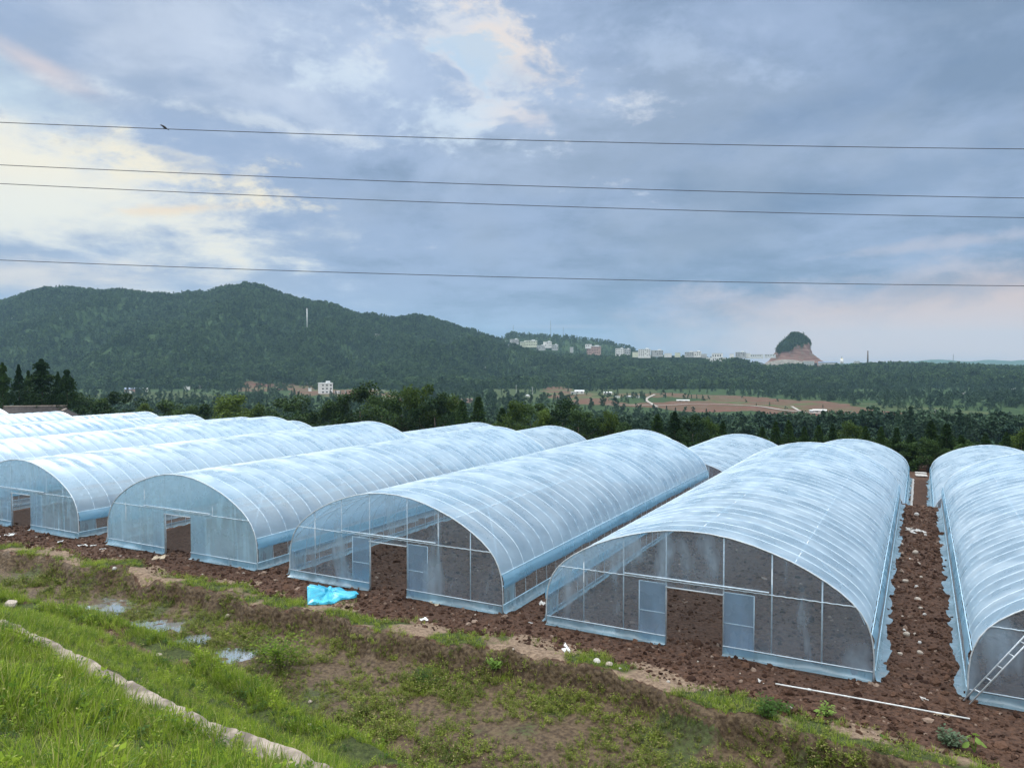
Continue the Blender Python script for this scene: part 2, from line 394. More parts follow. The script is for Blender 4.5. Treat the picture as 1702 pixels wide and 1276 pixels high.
def film_mat(name, tint, op_lo, op_hi, patch=0.0, patch_scale=.6, rough=.28, streak=False, gloss=.35, transl=.5, dirt=.22, bstr=.16):
    """thin plastic film: partly clear, partly milky, shinier at a grazing look"""
    m, t, o = new_mat(name)
    tcn = t.node('ShaderNodeTexCoord').outputs['Object']
    lw = t.node('ShaderNodeLayerWeight'); lw.inputs[0].default_value = .35
    fac = t.sstep(lw.outputs['Facing'], 0.1, 0.85, op_lo, op_hi)
    n1 = t.noise(tcn, .8, 5, .55).outputs['Fac']
    fac = t.math('ADD', fac, t.math('MULTIPLY', t.math('SUBTRACT', n1, .5), dirt*1.6))
    if patch:
        mp = t.node('ShaderNodeMapping'); t.link(tcn, mp.inputs[0])
        mp.inputs['Scale'].default_value = (1.6, 1, .55) if not streak else (3.2, 1, .35)
        oi = t.node('ShaderNodeObjectInfo'); 
        loc = t.node('ShaderNodeTexNoise'); 
        vv = t.vmath('ADD', mp.outputs[0], t.combine(t.math('MULTIPLY', oi.outputs['Random'], 40.), 0, t.math('MULTIPLY', oi.outputs['Random'], 17.)))
        n2 = t.noise(vv, patch_scale, 5, .5, .3).outputs['Fac']
        fac = t.math('ADD', fac, t.math('MULTIPLY', t.sstep(n2, .50, .72), patch))
    fac = t.math('MINIMUM', t.math('MAXIMUM', fac, 0.02), .97)
    wr = t.noise(tcn, 2.2, 6, .65, .8).outputs['Fac']
    bmp = t.node('ShaderNodeBump'); bmp.inputs['Strength'].default_value = bstr; bmp.inputs['Distance'].default_value = .05; t.link(wr, bmp.inputs['Height'])
    tr = t.node('ShaderNodeBsdfTransparent'); tr.inputs[0].default_value = (.86, .92, .96, 1)
    di = t.node('ShaderNodeBsdfDiffuse'); di.inputs[0].default_value = (*tint, 1); t.link(bmp.outputs[0], di.inputs['Normal'])
    tl = t.node('ShaderNodeBsdfTranslucent'); tl.inputs[0].default_value = (*tint, 1)
    gl = t.node('ShaderNodeBsdfGlossy'); gl.inputs[0].default_value = (.92, .97, 1, 1); t.link(t.sstep(n1, .3, .7, rough*.6, rough*1.4), gl.inputs['Roughness']); t.link(bmp.outputs[0], gl.inputs['Normal'])
    a = t.node('ShaderNodeMixShader', i_0=transl); t.link(di.outputs[0], a.inputs[1]); t.link(tl.outputs[0], a.inputs[2])
    b = t.node('ShaderNodeMixShader'); t.link(t.sstep(lw.outputs['Facing'], 0., 1., gloss*.5, min(.9, gloss*1.6)), b.inputs[0]); t.link(a.outputs[0], b.inputs[1]); t.link(gl.outputs[0], b.inputs[2])
    c = t.node('ShaderNodeMixShader'); t.link(fac, c.inputs[0]); t.link(tr.outputs[0], c.inputs[1]); t.link(b.outputs[0], c.inputs[2])
    t.link(c.outputs[0], o.inputs[0]); return m
M = {}
M['roof'] = film_mat('roof_film', (.50, .74, .92), .54, .88, gloss=.32, rough=.36, dirt=.15, bstr=.10)
M['roof_blue'] = film_mat('roof_film_blue', (.36, .62, .90), .55, .90, gloss=.30, rough=.36, dirt=.15)
M['front'] = film_mat('front_film', (.48, .62, .76), .22, .55, patch=.50, patch_scale=.6, gloss=.32, bstr=.7)
M['front_milky'] = film_mat('front_film_milky', (.52, .80, .97), .64, .88, patch=.3, patch_scale=.7, streak=True, gloss=.3, bstr=.6)
M['front_streaky'] = film_mat('front_film_streaky', (.50, .78, .96), .42, .80, patch=.50, patch_scale=1.1, streak=True, gloss=.3, bstr=.8)
M['band'] = film_mat('vent_band', (.26, .58, .80), .78, .92, gloss=.3)
M['net'] = film_mat('vent_net', (.36, .34, .33), .30, .48, gloss=.05)
M['skirt'] = film_mat('skirt_film', (.46, .76, .92), .40, .75, patch=.3, gloss=.3)
M['door'] = film_mat('door_film', (.38, .58, .78), .50, .72, patch=.2, gloss=.3)
M['pipe'] = simple('galvanised_pipe', (.62, .68, .72), .42, .12, 9, .25)
M['rib'] = simple('hoop_pipe', (.70, .82, .90), .4, .08, 9, .1)
M['rail'] = simple('blue_rail', (.50, .72, .86), .4, .1, 9)
M['white'] = simple('white_plastic', (.72, .73, .72), .5, .15, 5)
M['bluefilm'] = simple('blue_sheet', (.06, .44, .62), .3, .22, 3, spec=.6)
M['stone'] = simple('stone', (.42, .36, .30), .85, .3, 9, bump=.5)
M['scrap'] = simple('scrap', (.50, .48, .45), .6, .2, 14)
M['scrap_tan'] = simple('scrap_tan', (.52, .42, .30), .7, .25, 14)
M['wire'] = simple('wire', (.05, .055, .07), .5, .1)
M['bird'] = simple('bird', (.03, .03, .035), .7, .1)
M['conc'] = simple('concrete', (.29, .245, .205), .95, .4, 3, bump=.6, spec=.1)
M['bark'] = simple('bark', (.12, .095, .075), .9, .3, 8, bump=.5)
M['barkpale'] = simple('bark_pale', (.28, .26, .23), .9, .25, 8, bump=.4)
M['wallwhite'] = simple('white_wall', (.74, .73, .70), .8, .08, .4)
M['wallgrey'] = simple('grey_wall', (.42, .43, .43), .85, .12, .4)
M['wallcream'] = simple('cream_wall', (.62, .64, .50), .85, .1, .4)
M['wallpink'] = simple('brick_wall', (.42, .28, .24), .85, .12, .4)
M['walltan'] = simple('mud_wall', (.48, .38, .27), .9, .15, 1)
M['roofdark'] = simple('dark_tiles', (.055, .048, .046), .8, .3, 3, bump=.4)
M['roofblue'] = simple('blue_steel_roof', (.18, .24, .36), .5, .1, .4)
M['rooflight'] = simple('pale_roof', (.66, .68, .68), .6, .08, .4)
M['glassdark'] = simple('dark_glass', (.04, .045, .05), .2, .1, 2, spec=.6)
M['chimney'] = simple('brick_chimney', (.16, .11, .09), .9, .2, 1)
M['tower'] = simple('steel_tower', (.25, .27, .30), .6, .1, 1)
M['road'] = simple('pale_road', (.36, .33, .29), .9, .15, .05)

def ground_mat():
    m, t, o = new_mat('ground')
    pos = t.node('ShaderNodeNewGeometry').outputs['Position']
    def att(n): return t.node('ShaderNodeAttribute', attribute_name=n).outputs['Fac']
    n1 = t.noise(pos, 1.6, 6, .6).outputs['Fac']; n2 = t.noise(pos, 9, 6, .65).outputs['Fac']; n3 = t.noise(pos, 38, 4, .7).outputs['Fac']
    vo = t.node('ShaderNodeTexVoronoi'); t.link(pos, vo.inputs['Vector']); vo.inputs['Scale'].default_value = 7.5
    vd = vo.outputs['Distance']
    soil = t.mix(t.sstep(n2, .3, .7), (.038, .019, .012, 1), (.125, .068, .044, 1))
    soil = t.mix(t.math('MULTIPLY', t.sstep(n3, .5, .75), .65), soil, (.17, .115, .09, 1))
    soil = t.mix(t.math('MULTIPLY', t.sstep(n1, .5, .7), .35), soil, (.145, .085, .06, 1))
    bare = t.mix(t.sstep(n2, .3, .7), (.14, .095, .065, 1), (.34, .25, .175, 1))
    mud = t.mix(t.sstep(n2, .35, .65), (.055, .034, .020, 1), (.15, .105, .06, 1))
    turf = t.mix(t.sstep(n2, .3, .7), (.022, .034, .010, 1), (.075, .10, .026, 1))
    turf = t.mix(t.math('MULTIPLY', t.sstep(n3, .45, .7), .4), turf, (.15, .14, .07, 1))
    c = soil
    c = t.mix(t.sstep(t.math('ADD', att('bare'), t.math('MULTIPLY', t.math('SUBTRACT', n2, .5), .9)), .35, .6), c, bare)
    c = t.mix(t.sstep(t.math('ADD', att('mud'), t.math('MULTIPLY', t.math('SUBTRACT', n2, .5), .6)), .35, .65), c, mud)
    c = t.mix(t.sstep(t.math('ADD', att('turf'), t.math('MULTIPLY', t.math('SUBTRACT', n2, .5), .8)), .35, .65), c, turf)
    hgt = t.math('ADD', t.math('MULTIPLY', n2, .8), t.math('ADD', t.math('MULTIPLY', n3, .5), t.math('MULTIPLY', vd, -.9)))
    rough = t.sstep(att('mud'), .3, 1., .95, .55)
    principled(t, o, c, rough, hgt, .8, .07, .25); return m
def hill_mat():
    m, t, o = new_mat('hills')
    pos = t.node('ShaderNodeNewGeometry').outputs['Position']
    def att(n): return t.node('ShaderNodeAttribute', attribute_name=n).outputs['Fac']
    n1 = t.noise(pos, .012, 6, .6).outputs['Fac']; n2 = t.noise(pos, .12, 5, .6).outputs['Fac']
    c = t.mix(t.sstep(n2, .35, .65), (.022, .045, .018, 1), (.05, .085, .03, 1))
    st = t.node('ShaderNodeMapping'); t.link(pos, st.inputs[0]); st.inputs['Scale'].default_value = (.009, .09, 0)
    ns = t.noise(st.outputs[0], 1.0, 4, .6).outputs['Fac']
    fieldc = t.mix(t.sstep(ns, .42, .56), (.140, .064, .048, 1), (.10, .078, .045, 1))
    fieldc = t.mix(t.sstep(n1, .52, .60), fieldc, (.075, .10, .038, 1))
    fieldc = t.mix(t.math('MULTIPLY', t.sstep(n2, .52, .68), .55), fieldc, (.20, .14, .115, 1))
    c = t.mix(t.sstep(t.math('ADD', att('green'), t.math('MULTIPLY', t.math('SUBTRACT', n2, .5), .5)), .35, .6), c, t.mix(t.sstep(ns, .4, .6), (.030, .055, .022, 1), (.075, .095, .040, 1)))
    c = t.mix(t.sstep(t.math('ADD', att('field'), t.math('MULTIPLY', t.math('SUBTRACT', n2, .5), 1.3)), .35, .6), c, fieldc)
    principled(t, o, c, .95, n2, .5, 2.0, .1); return m
M['ground'] = ground_mat(); M['hills'] = hill_mat()

def leaf_mat(name, a, b, hue=None, transl=.3, rough=.6):
    m, t, o = new_mat(name)
    oi = t.node('ShaderNodeObjectInfo'); geo = t.node('ShaderNodeNewGeometry')
    n = t.noise(geo.outputs['Position'], 1.1 if 'far' not in name else .25, 3).outputs['Fac']
    ri = geo.outputs['Random Per Island']
    if 'far' in name:
        big = t.noise(geo.outputs['Position'], .014, 5, .6).outputs['Fac']; n = t.math('ADD', t.math('MULTIPLY', n, .45), t.math('MULTIPLY', t.math('SUBTRACT', big, .22), 1.35))
    f = t.math('ADD', t.math('MULTIPLY', oi.outputs['Random'], .45), t.math('ADD', t.math('MULTIPLY', ri, .35), t.math('MULTIPLY', t.math('SUBTRACT', n, .3), .5)))
    c = t.mix(t.sstep(f, .1, .95), a, b)
    if hue: c = t.mix(t.math('MULTIPLY', t.sstep(ri, .86, .95), .8), c, hue)
    p = t.node('ShaderNodeBsdfPrincipled'); t.link(c, p.inputs['Base Color']); p.inputs['Roughness'].default_value = rough; p.inputs['Specular IOR Level'].default_value = .12
    tl = t.node('ShaderNodeBsdfTranslucent'); t.link(t.mix(.5, c, (.25, .35, .05, 1)) if transl > .25 else c, tl.inputs[0])
    mx = t.node('ShaderNodeMixShader', i_0=transl); t.link(p.outputs[0], mx.inputs[1]); t.link(tl.outputs[0], mx.inputs[2]); t.link(mx.outputs[0], o.inputs[0])
    return m
M['grass'] = leaf_mat('grass_blades', (.055, .135, .010, 1), (.42, .54, .05, 1), (.45, .40, .18, 1), .4)
M['weed'] = leaf_mat('weed_leaves', (.05, .085, .014, 1), (.28, .33, .055, 1), (.40, .30, .17, 1), .3)
M['shrub'] = leaf_mat('shrub_leaves', (.03, .075, .015, 1), (.09, .17, .035, 1), None, .35)
M['limeleaf'] = leaf_mat('lime_leaves', (.16, .28, .05, 1), (.26, .38, .09, 1), None, .4)
M['greyleaf'] = leaf_mat('grey_leaves', (.10, .15, .09, 1), (.18, .24, .15, 1), None, .3)
M['leaf_broad'] = leaf_mat('broad_leaves', (.014, .036, .011, 1), (.065, .115, .028, 1), None, .15)
M['leaf_lime'] = leaf_mat('bright_leaves', (.035, .070, .012, 1), (.13, .19, .035, 1), None, .2)
M['leaf_conifer'] = leaf_mat('conifer_needles', (.008, .026, .006, 1), (.048, .095, .018, 1), None, .12)
M['leaf_mid'] = leaf_mat('leaves_mid', (.012, .036, .024, 1), (.085, .145, .082, 1), None, .1)
M['leaf_far'] = leaf_mat('leaves_far', (.007, .028, .015, 1), (.098, .165, .066, 1), None, .1)

# ------------------------------------------------------------------ ground and hills
def polar(r, az):
    Rr, A = np.meshgrid(r, az, indexing='ij'); return Rr*np.sin(A), Rr*np.cos(A)
azf = np.linspace(-R_(40), R_(40), 720); azb = np.linspace(R_(40), R_(320), 90)[1:-1]
AZ = np.concatenate([azf, azb])
def grid_faces(nr, na, wrap=True):
    i = np.arange(nr-1)[:, None]; j = np.arange(na if wrap else na-1)[None, :]; j2 = (j+1) % na
    a = i*na+j; b = i*na+j2; c = (i+1)*na+j2; d = (i+1)*na+j
    return np.stack([a, b, c, d], -1).reshape(-1, 4)[:, ::-1]
r_near = np.concatenate([[.5, 2, 4, 5.5], np.exp(np.arange(math.log(6.5), math.log(31), .0034)), np.exp(np.arange(math.log(31), math.log(135), .009)), [135]])
X, Y = polar(r_near, AZ); Z = height(X, Y)
def masks(x, y):
    yb, yf, yk = lines_at(x); u, v = UV(x, y); n = fbm(x*.8, y*.8, 3, 71); n2 = fbm(x*2.6, y*2.6, 3, 73)
    d = y-yb                                                # + on the tunnel side of the bank
    lip = ss(-.05, .2, d)*(1-ss(1.1, 1.9, d+n*.9))
    turf = np.where(d > 0, lip*np.clip(.62+n*1.4, 0, 1), 0)
    ditch = (d < -.3) & (y > yf+.1)
    turf = np.where(ditch, np.clip(.20+n*.8, 0, .6), turf)
    turf = np.where(y <= yf+.1, np.clip(.95-ss(.15, .5, fbm(x*.5, y*.9, 3, 75)*1.5)*.7, 0, 1), turf)
    bare = lip*np.clip(.42-n*1.9, 0, .9)+np.where((y < yf-.9) & (y > yk+.3), np.clip(.1+fbm(x*.55+4, y*.9, 3, 77)*2.2, 0, .9), 0)
    path = np.exp(-((y-(yf-1.75))/.55)**4)*ss(-.45, .1, fbm(x*.5, y*.3, 2, 79))*(y > yk+.3)
    turf = turf*(1-.95*path*(y < yf)); mudp = path*(y < yf)
    mud = np.maximum(np.where((d < .02) & (y > yf-.3), 1.0, 0)*.9, mudp*.9)
    return turf, bare, mud, d, yf, yk
turf, bare, mud, dbank, yfm, ykm = masks(X, Y)
V = np.stack([X, Y, Z], -1).reshape(-1, 3)
gm = np_mesh('ground', V, grid_faces(len(r_near), len(AZ)), M['ground'], True,
             {'turf': ('FLOAT', turf), 'bare': ('FLOAT', bare), 'mud': ('FLOAT', mud)})
tag(link('ground', gm), 'dark red brown tilled soil and grassy banks', 'ground', kind='structure')

def inpoly(px, py, poly):
    r = np.zeros(px.shape, bool); n = len(poly)
    for i in range(n):
        x1, y1 = poly[i]; x2, y2 = poly[(i+1) % n]
        c = ((y1 > py) != (y2 > py)) & (px < (x2-x1)*(py-y1)/((y2-y1) or 1e-9)+x1); r ^= c
    return r
FIELDS = [[(296,631),(330,630),(430,636),(560,642),(650,650),(700,660),(700,668),(640,664),(560,658),(430,652),(300,640)],
          [(900,648),(915,640),(945,640),(955,650),(1000,657),(1090,652),(1180,655),(1290,660),(1370,667),(1430,676),(1560,692),(1580,700),(1480,708),(1400,700),(1330,700),(1250,682),(1150,684),(1060,678),(960,670),(900,660)],
          [(1340,690),(1400,690),(1460,705),(1440,720),(1380,716),(1340,702)],
          [(750,662),(790,662),(795,672),(755,672)]]
GREENS = [[(815,640),(900,640),(900,668),(820,668)],[(1380,666),(1500,672),(1702,690),(1702,702),(1560,694),(1400,682)],[(960,640),(1090,640),(1090,655),(980,655)],[(120,655),(300,650),(400,660),(200,668)]]
r_far = np.concatenate([[135], np.exp(np.arange(math.log(138), math.log(2600), .0075)), np.exp(np.arange(math.log(2600), math.log(7000), .03))])
AZ2 = np.concatenate([np.linspace(-R_(42), R_(42), 620), np.linspace(R_(42), R_(318), 70)[1:-1]])
def field_masks(X, Y, Z):
    q = np.maximum(Y, 1); s = CX+FPX*X/q; yy = HOR+(HC-Z)*FPX/q
    ok = (Y > 250) & (Y < 1150) & (np.abs(X) < 1.0*Y)
    f = np.zeros(X.shape); g_ = np.zeros(X.shape)
    for p in FIELDS: f[inpoly(s+14*fbm(X/30, Y/30, 3, 101), yy+5*fbm(X/45, Y/45, 3, 102), p) & ok & (fbm(X/50, Y/130, 3, 103) > -.32)] = 1
    for p in GREENS: g_[inpoly(s, yy, p) & ok] = 1
    return f, g_
XF, YF = polar(r_far, AZ2)
ZF = height(XF, YF)
fm, gg = field_masks(XF, YF, ZF)
# the near sheet ends on a coarser ring; sink the far sheet's first ring a little below it
ZF[0] -= .4; ZF[1] -= .1
hm = np_mesh('hills', np.stack([XF, YF, ZF], -1).reshape(-1, 3), grid_faces(len(r_far), len(AZ2)), M['hills'], True,
             {'field': ('FLOAT', fm), 'green': ('FLOAT', gg)})
tag(link('hills', hm), 'valley floor and wooded hills across the valley', 'hills', kind='structure')

# water lying in the ditch
m, t, o = new_mat('water'); pos = t.node('ShaderNodeNewGeometry').outputs['Position']
wn = t.noise(pos, 7, 3).outputs['Fac']; principled(t, o, (.55, .56, .57, 1), .05, wn, .05, .01, .6, .75); M['water'] = m
for (a_, b_, r_) in PUD:
    mb = MB(); mb.add([(a_+r_*1.3*math.cos(k*math.pi/20), b_+r_*1.05*math.sin(k*math.pi/20), WATER_Z) for k in range(40)], [tuple(range(40))])
    tag(mb.build('puddle', M['water']), kind='structure')

# concrete kerb along the slope
mb = MB(); xs = np.arange(-32, 6, .13); prev = None; V_, F_ = [], []
_, _, yk = lines_at(xs)
for i, x in enumerate(xs):
    y = yk[i]; j = (i % 15 == 0)*.03+random.uniform(0, .006); wv = .03*math.sin(x*1.7)+.012*random.uniform(-1, 1)
    dxk = 1.0; dyk = (yk[min(i+1, len(xs)-1)]-yk[max(i-1, 0)])/(xs[min(i+1, len(xs)-1)]-xs[max(i-1, 0)])
    nn = np.array([-dyk, 1.0]); nn /= np.linalg.norm(nn)
    zk = H(x, y)+.15+wv*.6-j
    wd = .215+random.uniform(-.012, .01)-(.03 if random.random() < .04 else 0)
    for (a, zz) in ((-wd, -.35), (-wd, -.015), (-wd+.02, .01), (wd-.03, .012+random.uniform(-.006, .006)), (wd, -.03), (wd, -.35)):
        V_.append((x+nn[0]*a, y+nn[1]*a, zk+zz))
for i in range(len(xs)-1):
    for k in range(5): F_.append((i*6+k, i*6+k+1, (i+1)*6+k+1, (i+1)*6+k)[::-1])
mb.add(V_, F_); tag(mb.build('kerb', M['conc'], None, False), 'weathered concrete kerb running through the grass slope', 'kerb', kind='structure')

# ------------------------------------------------------------------ tunnels
HW = 4.52
PROF = [(4.52,0),(4.52,.45),(4.50,.85),(4.44,1.2),(4.26,1.62),(3.92,2.0),(3.40,2.36),(2.70,2.72),(1.90,3.0),(1.0,3.22),(0,3.30)]
def catmull(P, n):
    P = [np.array(p, float) for p in P]; out = []
    for i in range(len(P)-1):
        p0 = P[i-1] if i else 2*P[0]-P[1]; p1, p2 = P[i], P[i+1]; p3 = P[i+2] if i+2 < len(P) else 2*P[-1]-P[-2]
        for k in range(n):
            t = k/n; out.append(.5*((2*p1)+(-p0+p2)*t+(2*p0-5*p1+4*p2-p3)*t*t+(-p0+3*p1-3*p2+p3)*t**3))
    out.append(P[-1]); return np.array(out)
half = catmull(PROF+[(-1.0, 3.22)], 5)[:51]; half[-1] = (0, 3.3)
def arch_z(x):                                              # height of the arch over a point across
    return float(np.interp(-abs(x), -half[:, 0], half[:, 1]))
full = np.concatenate([half, (half*[-1, 1])[::-1][1:]])     # right base -> apex -> left base
full_z = full[:, 1]
SP = .8
def normals2(P):
    d = np.gradient(P, axis=0); n = np.stack([d[:, 1], -d[:, 0]], 1); return n/np.linalg.norm(n, axis=1)[:, None]
FN = normals2(full)
DOOR_W, DOOR_H, BAR = .8, 1.66, 1.84
def strip_mesh(name, rows, mat, smooth=True, thick=None):
    """rows: array (ny, nx, 3)"""
    rows = np.asarray(rows); ny, nx = rows.shape[:2]
    i = np.arange(ny-1)[:, None]; j = np.arange(nx-1)[None, :]; a = i*nx+j
    F = np.stack([a, a+1, a+nx+1, a+nx], -1).reshape(-1, 4)
    return np_mesh(name, rows.reshape(-1, 3), F, mat, smooth)
def make_tunnel(L, roofm, frontm, detail=True, seed=0, closed_front=False):
    root = empty('greenhouse_tunnel')
    nb = int(round(L/SP)); sp = L/nb; rs = np.random.default_rng(seed)
    # roof film, sagging a little between hoops, from rail to rail
    idx = np.where(full_z >= 1.18)[0]; P = full[idx]; N = FN[idx]
    seg = 6; ys = np.linspace(0, L, nb*seg+1); ph = (np.arange(nb*seg+1) % seg)/seg
    bay = np.arange(nb*seg+1)//seg
    sagb = rs.uniform(.022, .05, nb+2)[bay]
    sag = -sagb*np.sin(np.pi*ph)**.8
    tpar = np.linspace(0, 1, len(P))
    SS, TT = np.meshgrid(ys, tpar, indexing='ij')
    wr = fbm(SS*1.3, TT*16, 4, seed+3)*.014+fbm(SS*4.5, TT*9, 3, seed+5)*.007+fbm(SS*9, TT*5, 2, seed+6)*.004
    wr = wr*(np.abs(np.sin(np.pi*ph))[:, None])
    edge = 1-np.exp(-((TT-0)/.05)**2)-np.exp(-((TT-1)/.05)**2)
    off = (sag[:, None]*np.clip(edge, .3, 1)+wr)
    rows = np.stack([P[None, :, 0]+N[None, :, 0]*off, SS, P[None, :, 1]+N[None, :, 1]*off], -1)
    link('roof_film', strip_mesh('roof_film', rows, M[roofm]), root)
    # hoops
    hm_ = MB(); pts = [(p[0]-n[0]*.005, 0, p[1]-n[1]*.005) for p, n in zip(full[::3], FN[::3])]
    hm_.tube(pts, .0115, 6); hme = hm_.mesh('arch_rib', M['rib'], True)
    for k in range(nb+1):
        o = link('arch_rib', hme, root); o.location = (0, k*sp+(rs.uniform(-.03, .03) if 0 < k < nb else 0), 0)
    # purlins under the film
    for x in (-2.6, 0, 2.6):
        z = arch_z(x)-.05; b_ = MB(); b_.tube([(x, 0.02, z), (x, L-.02, z)], .015, 5); b_.build('purlin', M['pipe'], root, True)
    # sides: rails, rolled vent band, net, skirt
    for sgn in (1, -1):
        for z in (1.2, .86, .3):
            x = float(np.interp(z, half[:, 1], half[:, 0]))+.02
            b_ = MB(); b_.tube([(sgn*x, 0, z), (sgn*x, L, z)], .016, 5); b_.build('side_rail', M['rail'], root, True)
        yy = np.linspace(0, L, nb*3+1); zz = np.linspace(.80, 1.19, 6)
        A, B = np.meshgrid(yy, zz, indexing='ij'); XX = np.interp(B, half[:, 1], half[:, 0])+.035+fbm(A*.9, B*3+sgn, 3, seed+7)*.03+.03*np.sin((B-.80)/.39*math.pi)
        BB = B+np.where(B < .81, fbm(A*.8, B*0, 3, seed+8+sgn)*.05, 0)
        link('vent_band', strip_mesh('vent_band', np.stack([sgn*XX, A, BB], -1), M['band']), root)
        zz = np.linspace(.22, .86, 4); A, B = np.meshgrid(yy, zz, indexing='ij'); XX = np.interp(B, half[:, 1], half[:, 0])+.004
        link('vent_net', strip_mesh('vent_net', np.stack([sgn*XX, A, B], -1), M['net']), root)
        yy = np.linspace(-.05, L+.05, nb*8+1); prof = [(0.03, .32), (.04, .2), (.06, .1), (.12, .05), (.26, .04)]
        rows = []
        for y_ in yy:
            n_ = float(fbm(np.array([y_*1.6]), np.array([sgn*3.+seed]), 4, seed+9)[0])
            rows.append([(sgn*(HW+.8*px_*(1+(n_*.9 if i > 2 else n_*.5))), y_+.03*n_*i, pz+(.03*abs(n_)*i if i > 1 else 0)) for i, (px_, pz) in enumerate(prof)])
        link('skirt', strip_mesh('skirt', rows, M['skirt']), root)
        # plastic sheet closing the first bay by the corner
        zz = np.linspace(.2, .86, 5); yy = np.linspace(0.03, sp*1.0, 7); A, B = np.meshgrid(yy, zz, indexing='ij'); XX = HW+.01+.02*np.sin(A*14)
        link('corner_sheet', strip_mesh('corner_sheet', np.stack([sgn*XX, A, B], -1), M['skirt']), root)
    # diagonal braces in the end bays
    for sgn in (1, -1):
        for y0, y1 in ((.05, 3*sp), (L-.05, L-3*sp)):
            b_ = MB(); pp = []
            for k in range(9):
                t_ = k/8; xx = 2.6+(4.35-2.6)*t_; pp.append((sgn*(xx-.05), y0+(y1-y0)*(1-t_)**1, arch_z(xx)-.045))
            b_.tube(pp, .013, 5); b_.build('brace', M['pipe'], root, True)
    # end walls
    def wall(y, door, mat, out):
        xs_ = sorted(set([round(v, 3) for v in np.concatenate([np.linspace(-4.5, 4.5, 61), [-DOOR_W, DOOR_W]])]))
        nz = 16; V0 = []; F0 = []
        for i, x in enumerate(xs_):
            top = arch_z(x)-.005
            for k in range(nz+1):
                z = .02+(top-.02)*k/nz
                if door and abs(x) <= DOOR_W+1e-3:
                    z = DOOR_H+(top-DOOR_H)*k/nz
                    if abs(abs(x)-DOOR_W) < 1e-3: pass
                b_ = .045*float(np.sin(x*7+z*.7+seed)*np.sin(z*2.1+x+seed*.7))+.012*math.sin(x*19+z*3)
                V0.append((x, y+out*(.012+b_*min(1, top-z+.2)*.6), z))
        cols = len(xs_); V2 = list(V0)
        for i in range(cols-1):
            xm = (xs_[i]+xs_[i+1])/2
            inside = door and abs(xm) < DOOR_W
            def vid(ii, k):
                x = xs_[ii]
                if door and abs(abs(x)-DOOR_W) < 1e-3 and not inside:      # jamb column runs to the ground on the outer side
                    top = arch_z(x)-.005; z = .02+(top-.02)*k/nz; V2.append((x, y+out*.012, z)); return len(V2)-1
                return ii*(nz+1)+k
            for k in range(nz): F0.append((vid(i, k), vid(i+1, k), vid(i+1, k+1), vid(i, k+1)))
        return np_mesh('end_film', V2, np.array(F0), mat, True)
    for (y, out, dr) in ((0, -1, not closed_front), (L, 1, False)):
        link('end_film', wall(y, dr, M[frontm], out), root)
        for x in (-3.3, -2.06, -DOOR_W, DOOR_W, 2.06, 3.3):
            b_ = MB(); b_.tube([(x, y+out*-.02, 0), (x, y+out*-.02, arch_z(x)-.02)], .02, 6); b_.build('post', M['pipe'], root, True)
        b_ = MB(); n_ = 60; xr = float(np.interp(BAR, half[:, 1], half[:, 0]))
        b_.tube([(-xr+2*xr*k/n_, y+out*.03, BAR+(.006 if k % 2 else -.006)) for k in range(n_+1)], .013, 5); b_.build('cross_bar', M['rib'], root, True)
        # bottom rail(s)
        xr = HW-.03; gaps = [(-xr, -DOOR_W), (DOOR_W, xr)] if dr else [(-xr, xr)]
        for a, c in gaps:
            b_ = MB(); b_.tube([(a, y+out*.03, .27), (c, y+out*.03, .27)], .014, 5); b_.build('bottom_rail', M['rib'], root, True)
            xx = np.linspace(a, c, int((c-a)*7)); prof = [(.025, .24), (.03, .14), (.045, .07), (.09, .035), (.15, .025)]; rows = []
            for q_ in xx:
                n_ = float(fbm(np.array([q_*1.5]), np.array([seed*1.7+y]), 4, seed+19)[0])
                rows.append([(q_+.02*n_*i, y+out*px_*(1+n_*1.6*(i > 1)), max(.02, pz+.09*n_*(i > 0))) for i, (px_, pz) in enumerate(prof)])
            link('end_skirt', strip_mesh('end_skirt', rows, M['skirt']), root)
        # rim that clamps the film round the arch
        b_ = MB(); b_.tube([(p[0], y+out*.02, p[1]) for p in full[::3]], .018, 6); b_.build('end_arch', M['pipe'], root, True)
        if dr:
            b_ = MB(); b_.tube([(-2.0, -.07, BAR+.07), (2.0, -.07, BAR+.07)], .02, 6); b_.build('door_track', M['rib'], root, True)
            b_ = MB(); b_.tube([(-DOOR_W, -.03, DOOR_H), (DOOR_W, -.03, DOOR_H)], .02, 6); b_.build('lintel', M['pipe'], root, True)
            for sg in (-1, 1):
                c0 = sg*(DOOR_W+.40); hw_ = .40
                zz = np.linspace(.06, DOOR_H+.06, 9); xx = np.linspace(c0-hw_, c0+hw_, 9); A, B = np.meshgrid(xx, zz, indexing='ij')
                leaf = link('door', strip_mesh('door', np.stack([A, .07+.012*np.sin(A*9+B*3), B], -1), M['door']), root)
                fr = MB()
                for z_ in (.06, .88, DOOR_H+.06): fr.tube([(c0-hw_, .06, z_), (c0+hw_, .06, z_)], .014, 5)
                for x_ in (c0-hw_, c0+hw_): fr.tube([(x_, .06, .06), (x_, .06, DOOR_H+.06)], .014, 5)
                fr.build('door_frame', M['rib'], leaf, True)
    return root

